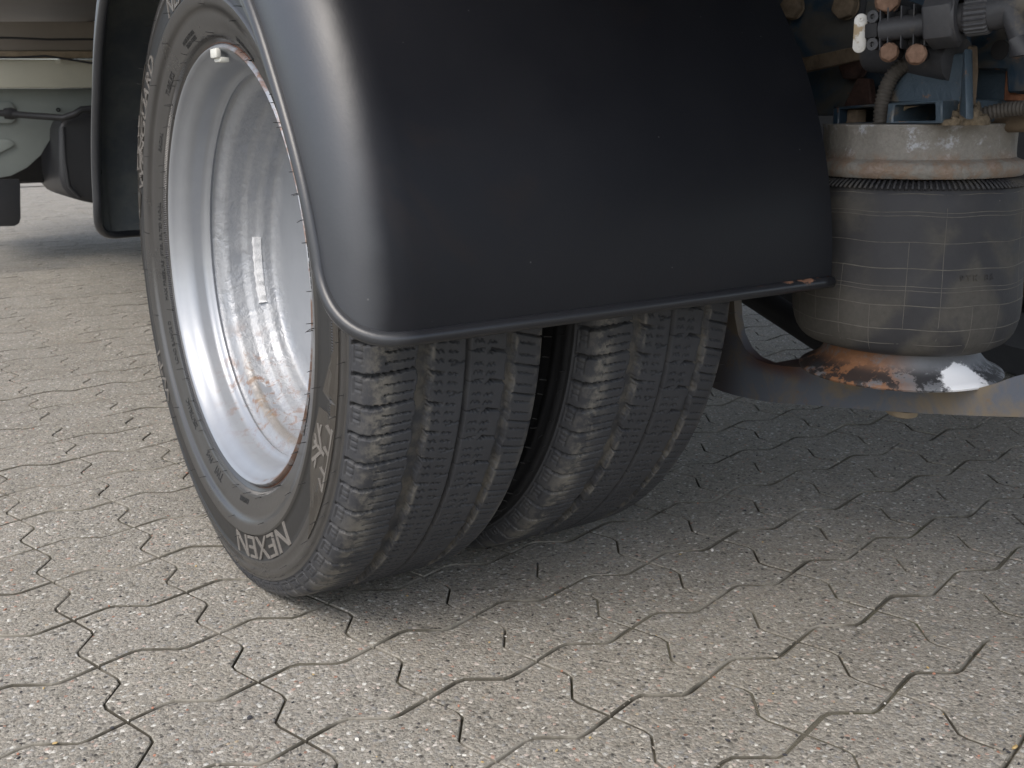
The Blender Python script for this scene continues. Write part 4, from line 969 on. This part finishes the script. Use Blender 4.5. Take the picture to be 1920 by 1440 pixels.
# diagonal rod under the bag
dr = MB(); pA, pB = at(1418, 556, 0, .66), at(1580, 660, 0, .66); dd = (pB - pA); dr.tube([pA - dd * .6, pA, pB - dd * .12], .017, 14); tag(dr.build('damper_rod', 'dark'), 'dark diagonal rod seen low behind the air spring', 'damper')
dr = MB(); pA, pB = at(1870, 455, 0, 1.05), at(1990, 590, 0, 1.05); dr.tube([pA - (pB - pA), pB + (pB - pA)], .022, 12); tag(dr.build('tie_bar', 'dirty_brown'), 'brown slanted bar far right behind the air spring', 'bar')

# ---------------------------------------------------------------- truck body above, and what shows under it in front
body = thing('truck_body', 'cream truck body with brown-grey underfloor above the wheels', 'truck body', (1.0, 1.5, .80))
O3 = Vector((1.0, 1.5, .80))
m_ = MB(); m_.box(Vector((1.0, 1.50, .875)) - O3, (2.155, 4.99, .03)); m_.build('floor_panel', 'floor', body, bevel=.002)
for nm_, c, s_ in (('side_wall', (-.095, 1.5, 1.87), (.03, 5.0, 1.96)), ('side_wall', (2.095, 1.5, 1.87), (.03, 5.0, 1.96)), ('rear_wall', (1.0, -1.015, 1.87), (2.10, .03, 1.90)), ('front_wall', (1.0, 4.015, 1.87), (2.10, .03, 1.90)), ('roof', (1.0, 1.5, 2.86), (2.22, 5.1, .03))):
    m_ = MB(); m_.box(Vector(c) - O3, s_); m_.build(nm_, 'white', body, bevel=.004)
m_ = MB(); YS = 2.70
def FP(x, y, Y): return at(x, y, 1, Y)
P = [FP(-260, 110, YS), FP(330, 112, YS), FP(330, 165, YS), FP(-260, 165, YS)]; m_.prism([p - O3 for p in P], (0, 0, 0), (0, .05, 0)); m_.build('cross_sill', 'cream', body, bevel=.004)
m_ = MB(); P = [FP(-260, 96, YS), FP(330, 96, YS), FP(330, 109, YS), FP(-260, 109, YS)]; m_.prism([p - O3 for p in P], (0, -.012, 0), (0, .05, 0)); m_.build('timber_edge', 'timber', body, bevel=.003)
m_ = MB(); P = [FP(-260, 40, YS), FP(330, 40, YS), FP(330, 95, YS), FP(-260, 95, YS)]; m_.prism([p - O3 for p in P], (0, .01, 0), (0, .06, 0)); m_.build('floor_bearer', 'floor', body, bevel=.004)
m_ = MB(); m_.tube([FP(-200, 68, YS - .03) - O3, FP(20, 71, YS - .03) - O3, FP(90, 74, YS - .03) - O3, FP(330, 73, YS - .03) - O3], .0035, 8); m_.tube([FP(-200, 104, YS - .03) - O3, FP(30, 108, YS - .03) - O3, FP(85, 105, YS - .03) - O3, FP(120, 110, YS - .03) - O3, FP(170, 118, YS - .03) - O3, FP(330, 120, YS - .03) - O3], .0035, 8); m_.build('cable_run', 'black', body)
m_ = MB(); p_ = FP(108, 115, YS - .03) - O3; m_.box(p_, (.016, .006, .012)); m_.build('cable_tie', 'cream', body)
cabp = thing('wheel_arch_panel', 'grey-green curved panel under the cream sill ahead of the wheel', 'panel', FP(40, 250, 2.78)); OC = FP(40, 250, 2.78)
P = [FP(a, b_, 2.78) - OC for a, b_ in ((-260, 166), (330, 166), (330, 205), (175, 205), (128, 212), (106, 232), (94, 262), (76, 292), (50, 315), (20, 330), (-20, 337), (-260, 345))]
m_ = MB(); m_.prism(P, (0, 0, 0), (0, .02, 0)); m_.build('panel_sheet', 'liner', cabp, bevel=.003)
m_ = MB(); P = [FP(a, b_, 2.775) - OC for a, b_ in ((-30, 192), (18, 192), (27, 199), (28, 226), (20, 231), (-30, 231))]; m_.prism(P, (0, -.006, 0), (0, .0, 0)); m_.build('pressed_panel', 'liner', cabp, bevel=.002); m_ = MB(); P = [FP(a, b_, 2.775) - OC for a, b_ in ((-30, 262), (16, 262), (26, 268), (26, 272), (20, 277), (-30, 300))]; m_.prism(P, (0, -.005, 0), (0, .0, 0)); m_.build('pressed_panel', 'liner', cabp, bevel=.002)
m_ = MB(); m_.lathe([(0, .007), (.002, .007), (.002, .003)], FP(109, 206, 2.776) - OC, (0, -1, 0), 14); m_.build('panel_screw', 'dark', cabp)
tk = thing('plastic_tank', 'black rounded plastic tank left of the mudguard front end', 'tank', FP(140, 300, 2.62)); OT = FP(140, 300, 2.62)
m_ = MB(); P = [FP(a, b_, 2.62) - OT for a, b_ in ((110, 236), (120, 224), (140, 214), (190, 206), (330, 206), (330, 392), (190, 385), (150, 376), (132, 368), (118, 352), (112, 330), (110, 290))]; m_.prism(P, (0, 0, 0), (0, .45, 0)); m_.build('tank_shell', 'black', tk, bevel=.018, seg=4)
m_ = MB(); m_.tube([FP(118, 238, 2.60) - OT, FP(121, 300, 2.60) - OT, FP(130, 350, 2.60) - OT, FP(150, 371, 2.60) - OT], .006, 8); m_.build('tank_seam', 'black', tk)
pp_ = MB(); pp_.tube([FP(-200, 196, 2.60), FP(0, 212, 2.60), FP(60, 217, 2.58), FP(118, 221, 2.56), FP(140, 214, 2.54), FP(152, 205, 2.54), FP(240, 200, 2.54)], .0105, 12); pp_.lathe([(0, .016), (.02, .019), (.035, .014)], FP(8, 213, 2.60), (1, .05, 0), 14); tag(pp_.build('filler_pipe', 'black'), 'black pipe running level across the grey-green panel', 'pipe')
fl = MB(); P = [FP(a, b_, 2.66) for a, b_ in ((-120, 336), (36, 336), (38, 345), (39, 410), (36, 419), (28, 424), (-120, 428))]; fl.prism(P, (0, 0, 0), (0, .012, 0)); tag(fl.build('mud_flap', 'black', bevel=.003), 'black rubber flap hanging in front at the far left edge', 'mud flap')
en = MB(); en.box((.55, 3.30, .42), (1.1, .7, .30)); tag(en.build('gearbox_housing', 'dark', bevel=.03), 'dark housing in shadow behind the grey-green panel', 'gearbox')
en = MB(); en.box((1.3, 2.2, .45), (.5, 2.0, .30)); tag(en.build('fuel_tank', 'dark', bevel=.04), 'dark tank under the far side of the truck', 'tank')
# far dual wheel on the other side of the axle, a plain dark tyre each
for k, xo in enumerate((1.46, 1.70)):
    m_ = MB(); m_.lathe([(0, .21), (-.02, .27), (0.0, .325), (.02, .334), (.14, .334), (.16, .325), (.18, .27), (.16, .21)], (0, 0, 0), (1, 0, 0), 64); o = m_.build('dual_wheel', 'tread'); o.location = (xo, 0, .334)
    tag(o, ('nearer' if k == 0 else 'farther') + ' dark wheel on the far end of the axle', 'wheel')
